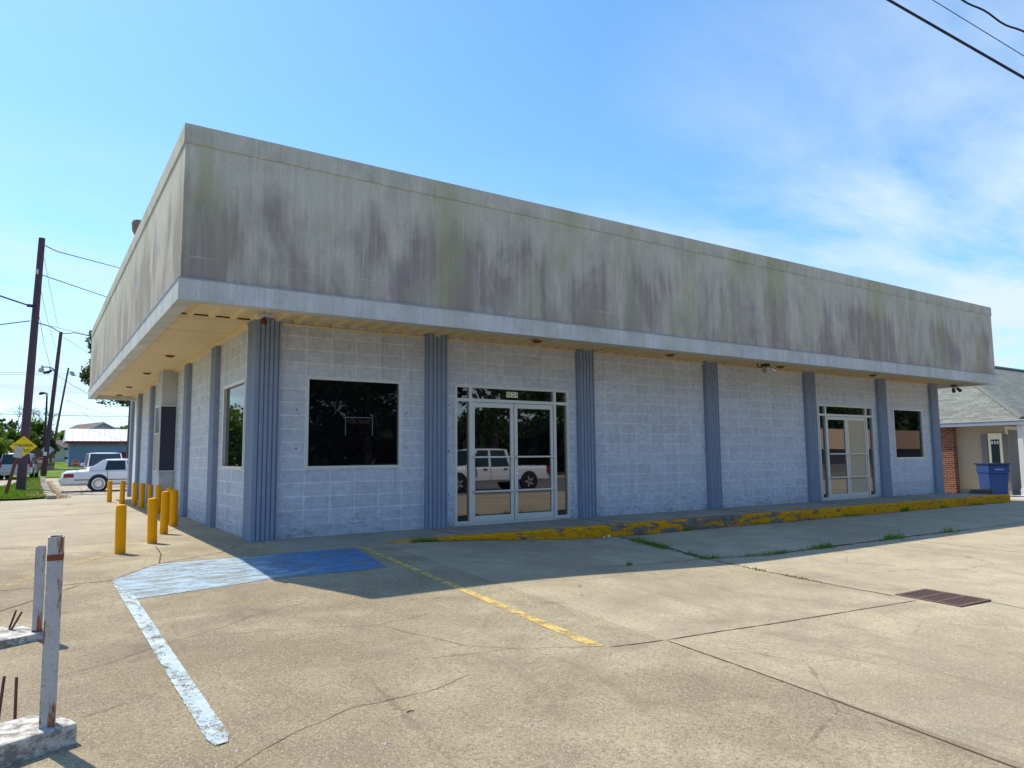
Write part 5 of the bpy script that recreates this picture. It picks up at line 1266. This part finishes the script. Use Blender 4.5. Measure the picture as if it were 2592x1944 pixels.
a = P2(700, 940, 104); b = MB(); HL = thing('grey_annex', 'purplish grey roofed annex between garage and blue building', 'building', (a.x, a.y, hh(a.x, a.y)))
tz = P2(745, 820, 104).z-HL.location.z; lz = P2(690, 930, 104).z-HL.location.z; wx = P2(760, 900, 104).x-a.x
b.extr([(-0.3, 0, 0), (wx+3, 0, 0), (wx+3, 0, tz), (wx*0.75, 0, tz), (-0.3, 0, lz)], (0, 6, 0)); b.build('wall', flat('mauve_grey', (0.24, 0.21, 0.24), 0.9), HL)
# wooden fence
a = P2(-260, 1200, 62); e = P2(588, 1200, 66); FE = thing('wooden_fence', 'weathered brown board fence behind the silver suv', 'fence', (a.x, a.y, hh(a.x, a.y)))
v = Vector((e.x-a.x, e.y-a.y, 0)); n_ = 95; ht = P2(200, 1004, 63.5).z-FE.location.z
b = MB(); ang = math.atan2(v.y, v.x); FE.rotation_euler = (0, 0, ang); L = v.length
for i in range(n_): x = L*i/n_; b.box(x, x+L/n_-0.015, 0, 0.025, -0.3, ht+random.uniform(-0.03, 0.03))
b.build('boards', M['fence'], FE)
b = MB(); b.box(0, L, 0.027, 0.07, 0.5, 0.6); b.box(0, L, 0.027, 0.07, ht-0.4, ht-0.3)
b.build('rails', M['fence'], FE)
b = MB(); b.box(0, L, -0.02, 0.05, ht+0.03, ht+0.08); b.build('top_cap', M['fence'], FE)
# low concrete culvert in the far lawn
a = P2(660, 1195, 66); CU = tag(box('culvert', M['walk'], None, a.x-3.2, a.x+1.6, a.y, a.y+1.2, hh(a.x, a.y)-0.3, hh(a.x, a.y)+0.16), 'low pale concrete culvert slab in the far lawn', 'culvert')

# ================================================================== NEIGHBOUR HOUSE (right)
GZ = -0.29
NH = thing('neighbour_house', 'low house with grey shingle hip roof and beige walls right of the shop', 'house', (25.2, -0.25, GZ))
ez = 2.30-GZ
def Hx(x): return x-25.2
def Hy(y): return y+0.25
# hip roof: eave x 25.2.., y -0.25.. ; ridge at y 4.7 z 5.25
rz_ = 5.20-GZ; yr = 4.9; xr = 5.1
b = MB(); ex, ey0, ey1 = 0.0, 0.0, 9.9
b.add([(0, 0, ez), (22, 0, ez), (22, yr, rz_), (xr, yr, rz_), (0, 9.8, ez), (22, 9.8, ez)], [(0, 1, 2, 3), (0, 3, 4), (3, 2, 5, 4), (1, 5, 2)])
b.add([(0, 0, ez-0.02), (22, 0, ez-0.02), (22, 9.8, ez-0.02), (0, 9.8, ez-0.02)], [(0, 3, 2, 1)])
rf = b.build('roof', M['shingle'], NH)
b = MB(); b.tube([(0.02, 0.02, ez+0.03), (xr, yr, rz_+0.03)], 0.09, 6); b.tube([(xr, yr, rz_+0.03), (22, yr, rz_+0.03)], 0.08, 6); b.build('ridge_cap', flat('ridge_grey', (0.16, 0.17, 0.165), 0.9, var=0.3, scale=9), rf)
b = MB(); b.box(-0.06, 0.0, -0.06, 9.8, ez-0.17, ez-0.005); b.box(0.0, 22, -0.06, 0.0, ez-0.17, ez-0.005); b.build('gutter', M['gutter'], NH)
b = MB(); b.box(-0.075, -0.06, -0.075, 9.8, ez-0.025, ez+0.0); b.box(-0.06, 22, -0.075, -0.06, ez-0.025, ez+0.0); b.build('gutter_lip', M['white'], NH)
b = MB(); b.box(0.0, 22, 0.0, 9.8, ez-0.10, ez-0.03); b.build('eave_soffit', M['beige'], NH)
b = MB(); b.box(0.45, 22, 0.75, 9.2, 0, ez-0.10); wl = b.build('wall', M['beige'], NH)
b = MB(); b.box(0.15, 0.45, 2.35, 3.6, 0, ez-0.10); b.build('brick_pier', M['brick'], NH)
# window/door with shutters on the wall facing the shop
def wpt(x, y, X=25.65):
    px, py = 2200+x*0.2652, 860+y*0.2652
    v_ = RT*((px-1296)/FP) + UP*((972-py)/FP) + FW
    p_ = CAM+v_*((X-CAM.x)/v_.x); return p_.y+0.25, p_.z-GZ
ya_, _ = wpt(1268, 900); yb_, zt_ = wpt(1135, 895); zt_ = min(zt_, ez-0.2)
dr = MB(); dr.box(0.41, 0.449, ya_, yb_, 0.15, zt_); fd = dr.build('glazed_door', M['cream'], NH)
yc_ = (ya_+yb_)/2; b = MB(); hwd = abs(yb_-ya_)*0.5*0.6; b.box(0.395, 0.409, yc_-hwd, yc_+hwd, 0.6, zt_-0.22); b.build('pane', M['cglass'], fd)
b = MB()
for i in range(3): yy = yc_-hwd+hwd*2*(i+0.5)/3; b.box(0.388, 0.394, yy-hwd*0.2, yy+hwd*0.2, zt_-0.38, zt_-0.27)
b.build('pane_light', M['white'], fd)
for (u0, u1) in ((1070, 1128), (1275, 1325)):
    s0, _ = wpt(u1, 900); s1, _ = wpt(u0, 900); box('shutter', M['shutter'], NH, 0.40, 0.448, s0, s1, 0.15, zt_-0.05)
# corner porch post and downpipe
b = MB(); b.box(0.05, 0.22, 0.05, 0.22, 0, ez-0.10); b.box(0.03, 0.24, 0.03, 0.24, 0, 0.25); b.build('porch_post', M['white'], NH, bevel=0.01)
b = MB(); b.tube([(0.5, -0.0, ez-0.2), (0.42, -0.02, ez-0.35), (0.40, -0.03, 0.1), (0.32, -0.15, 0.02)], 0.05, 8); b.build('downpipe', M['gutter'], NH)
b = MB(); b.box(0.55, 3.4, 0.735, 0.75, 0.05, ez-0.35); b.build('garage_door', M['shutter'], NH)
b = MB(); b.box(0.45, 0.549, 0.70, 0.749, 0, ez-0.3); b.box(3.4, 3.5, 0.70, 0.749, 0, ez-0.3); b.box(0.45, 3.5, 0.70, 0.749, ez-0.3, ez-0.2); b.build('garage_door_frame', M['white'], NH)
b = MB(); b.box(23.3, 32, -2.2, -0.0, GZ-0.2, GZ+0.035); b.build('driveway_apron', flat('bright_concrete', (0.62, 0.58, 0.48), 0.9), kind='structure')
# blue wheeled bin
a = at(2517, 1250, 23.9); BN = thing('wheeled_bin', 'blue wheeled recycling bin outside the beige house', 'bin', (a.x, a.y, GZ), radians(-38))
b = MB(); w0, d0, w1_, d1_ = 0.27, 0.30, 0.33, 0.38
b.add([(-w0, -d0, 0.05), (w0, -d0, 0.05), (w0, d0, 0.05), (-w0, d0, 0.05), (-w1_+0.02, -d1_+0.03, 0.80), (w1_-0.02, -d1_+0.03, 0.80), (w1_-0.02, d1_-0.03, 0.80), (-w1_+0.02, d1_-0.03, 0.80)], [(0, 3, 2, 1), (4, 5, 6, 7), (0, 1, 5, 4), (1, 2, 6, 5), (2, 3, 7, 6), (3, 0, 4, 7)])
b.box(-w1_, w1_, -d1_, d1_, 0.80, 1.08); b.build('body', M['bin'], BN, bevel=0.03)
b = MB(); b.box(-w1_-0.03, w1_+0.03, -d1_-0.04, d1_+0.09, 1.08, 1.13); b.build('lid', flat('dark_blue_lid', (0.008, 0.015, 0.07), 0.5), BN, bevel=0.02)
b = MB(); b.box(-0.14, 0.14, -d1_-0.006, -d1_, 0.90, 0.955); b.build('badge', flat('faint_badge', (0.16, 0.24, 0.42), 0.6), BN)
for s_ in (-1, 1):
    b = MB(); b.lathe([(0.13, s_*0.30-0.04), (0.13, s_*0.30+0.04)], (0, 0, 0), 16, axis='x'); o = b.build('wheel', M['black'], BN); o.location = (0, d0, 0.13)
b = MB(); b.box(-0.4, 0.4, -0.25, 0.25, 0.0, 0.28); o = tag(b.build('black_crate', M['black'], bevel=0.08), 'low black bundle on the ground left of the blue bin', 'bundle'); o.location = (BN.location.x-0.62, BN.location.y+0.25, GZ); o.rotation_euler = (0, 0, radians(-35))

# ================================================================== ACROSS THE STREET (seen in the glass)
RG = 'street trees mirrored in the shop glass'
for i, (x, y, zc, r_, m, lab) in enumerate([(9.5, -33, 7.2, 4.6, 'leafB', 'broad dark tree across the street mirrored in the left front window'),
    (17, -37, 6.0, 5.2, 'leafB', 'large dark tree across the street mirrored in the entrance doors'), (27, -36, 7.0, 6.5, 'leafB', 'big tree across the street mirrored in the right door leaf'),
    (38, -38, 6.5, 6.0, 'leafA', 'green tree across the street left of the tan roofed shop'), (50, -44, 9, 8.5, 'leafA', 'tall tree behind the tan roofed shop across the street'),
    (66, -46, 9, 9.0, 'leafB', 'dark tree at the far end behind the tan roofed shop'), (84, -46, 9, 9.0, 'leafB', 'farthest tree along the street beyond the tan roofed shop')]):
    tree('street_tree', lab, (x, y, -0.36), (x, y, zc), (r_, r_, r_*0.72), 5200, 0.5, M[m], trunk_r=0.35, clumps=34, seed=60+i, group=RG, cs=0.30)
TS = thing('tan_roofed_shop', 'long low shop with sloping tan metal roof across the street', 'building', (44, -25.5, -0.36))
b = MB(); b.box(0, 27.5, -9, 0, 0, 2.1); b.build('wall', M['shutter'], TS)
b = MB(); b.extr([(-0.4, 0.7, 1.95), (-0.4, -0.5, 3.75), (-0.4, -9.2, 3.75), (-0.4, -9.8, 1.95)], (28.4, 0, 0)); b.build('roof', M['tanroof'], TS)
OB = thing('orange_brick_wall', 'low orange brick wall across the street', 'wall', (12, -27, -0.36)); b = MB(); b.box(0, 5, -0.3, 0, 0, 1.1); b.build('wall', M['orangeb'], OB); b = MB(); b.box(-0.05, 5.05, -0.35, 0.05, 1.1, 1.2); b.build('wall_cap', M['walk'], OB)
for i, (x, y, zc, r_, lab) in enumerate([(-17, 9, 4.2, 3.3, 'green tree on the left lawn mirrored in the side window'), (-19, 20, 4.6, 3.8, 'larger green tree up the left lawn, outside the frame'), (-16, -1, 3.8, 3.0, 'round green tree on the left lawn nearest the street')]):
    tree('lawn_tree', lab, (x, y, 0), (x, y, zc), (r_, r_, r_*0.8), 4200, 0.3, M['leafC'], trunk_r=0.25, clumps=30, seed=80+i, group='trees on the left lawn', cs=0.32)

# dense growth along the far side of the street and beyond the left lawn
def thicket(name, label, x0, x1, y0, y1, h0, h1, n, leaf, m, seed):
    r = random.Random(seed); b = MB()
    for i in range(n):
        t = r.random(); x = x0+(x1-x0)*t; y = r.uniform(y0, y1); hm = h0+(h1-h0)*(0.5+0.5*sin(x*0.31+seed)*cos(x*0.13))+0.4*sin(x*1.7)
        z = -0.3+hm*r.random()**0.6; L = leaf*r.uniform(0.6, 1.4)
        a = Vector((r.gauss(0, 1), r.gauss(0, 1), r.gauss(0, 1))).normalized(); w_ = a.cross(Vector((r.gauss(0, 1), r.gauss(0, 1), r.gauss(0, 1)))).normalized(); p = Vector((x, y, z))
        b.add([p-a*L*0.5, p+w_*L*0.4, p+a*L*0.5, p-w_*L*0.4], [(0, 1, 2, 3)])
    o = b.build(name, m, kind='stuff'); o['label'] = label; o['category'] = 'woodland'
thicket('far_woodland', 'dark continuous woodland across the street mirrored in the shop glass', -20, 130, -52, -44, 3.6, 5.2, 20000, 1.1, M['leafB'], 3)
for i, (x, y, zc, r_, lab) in enumerate([(-8.6, 50, 2.6, 3.0, 'bushy tree up the side street, mirrored in the side window'), (-12.5, 56, 3.0, 3.6, 'second bushy tree up the side street, outside the left frame edge'), (-6.4, 47, 2.2, 2.3, 'low round tree nearest the side street, mirrored in the side window')]):
    tree('side_tree', lab, (x, y, 0), (x, y, zc), (r_, r_, r_*0.8), 5000, 0.4, M['leafA'], trunk_r=0.25, clumps=34, seed=90+i, group='trees up the side street', cs=0.34)

thicket('far_woodland', 'taller dark woodland behind the tan roofed shop across the street', 48, 150, -52, -42, 9.0, 12.0, 16000, 1.4, M['leafB'], 5)
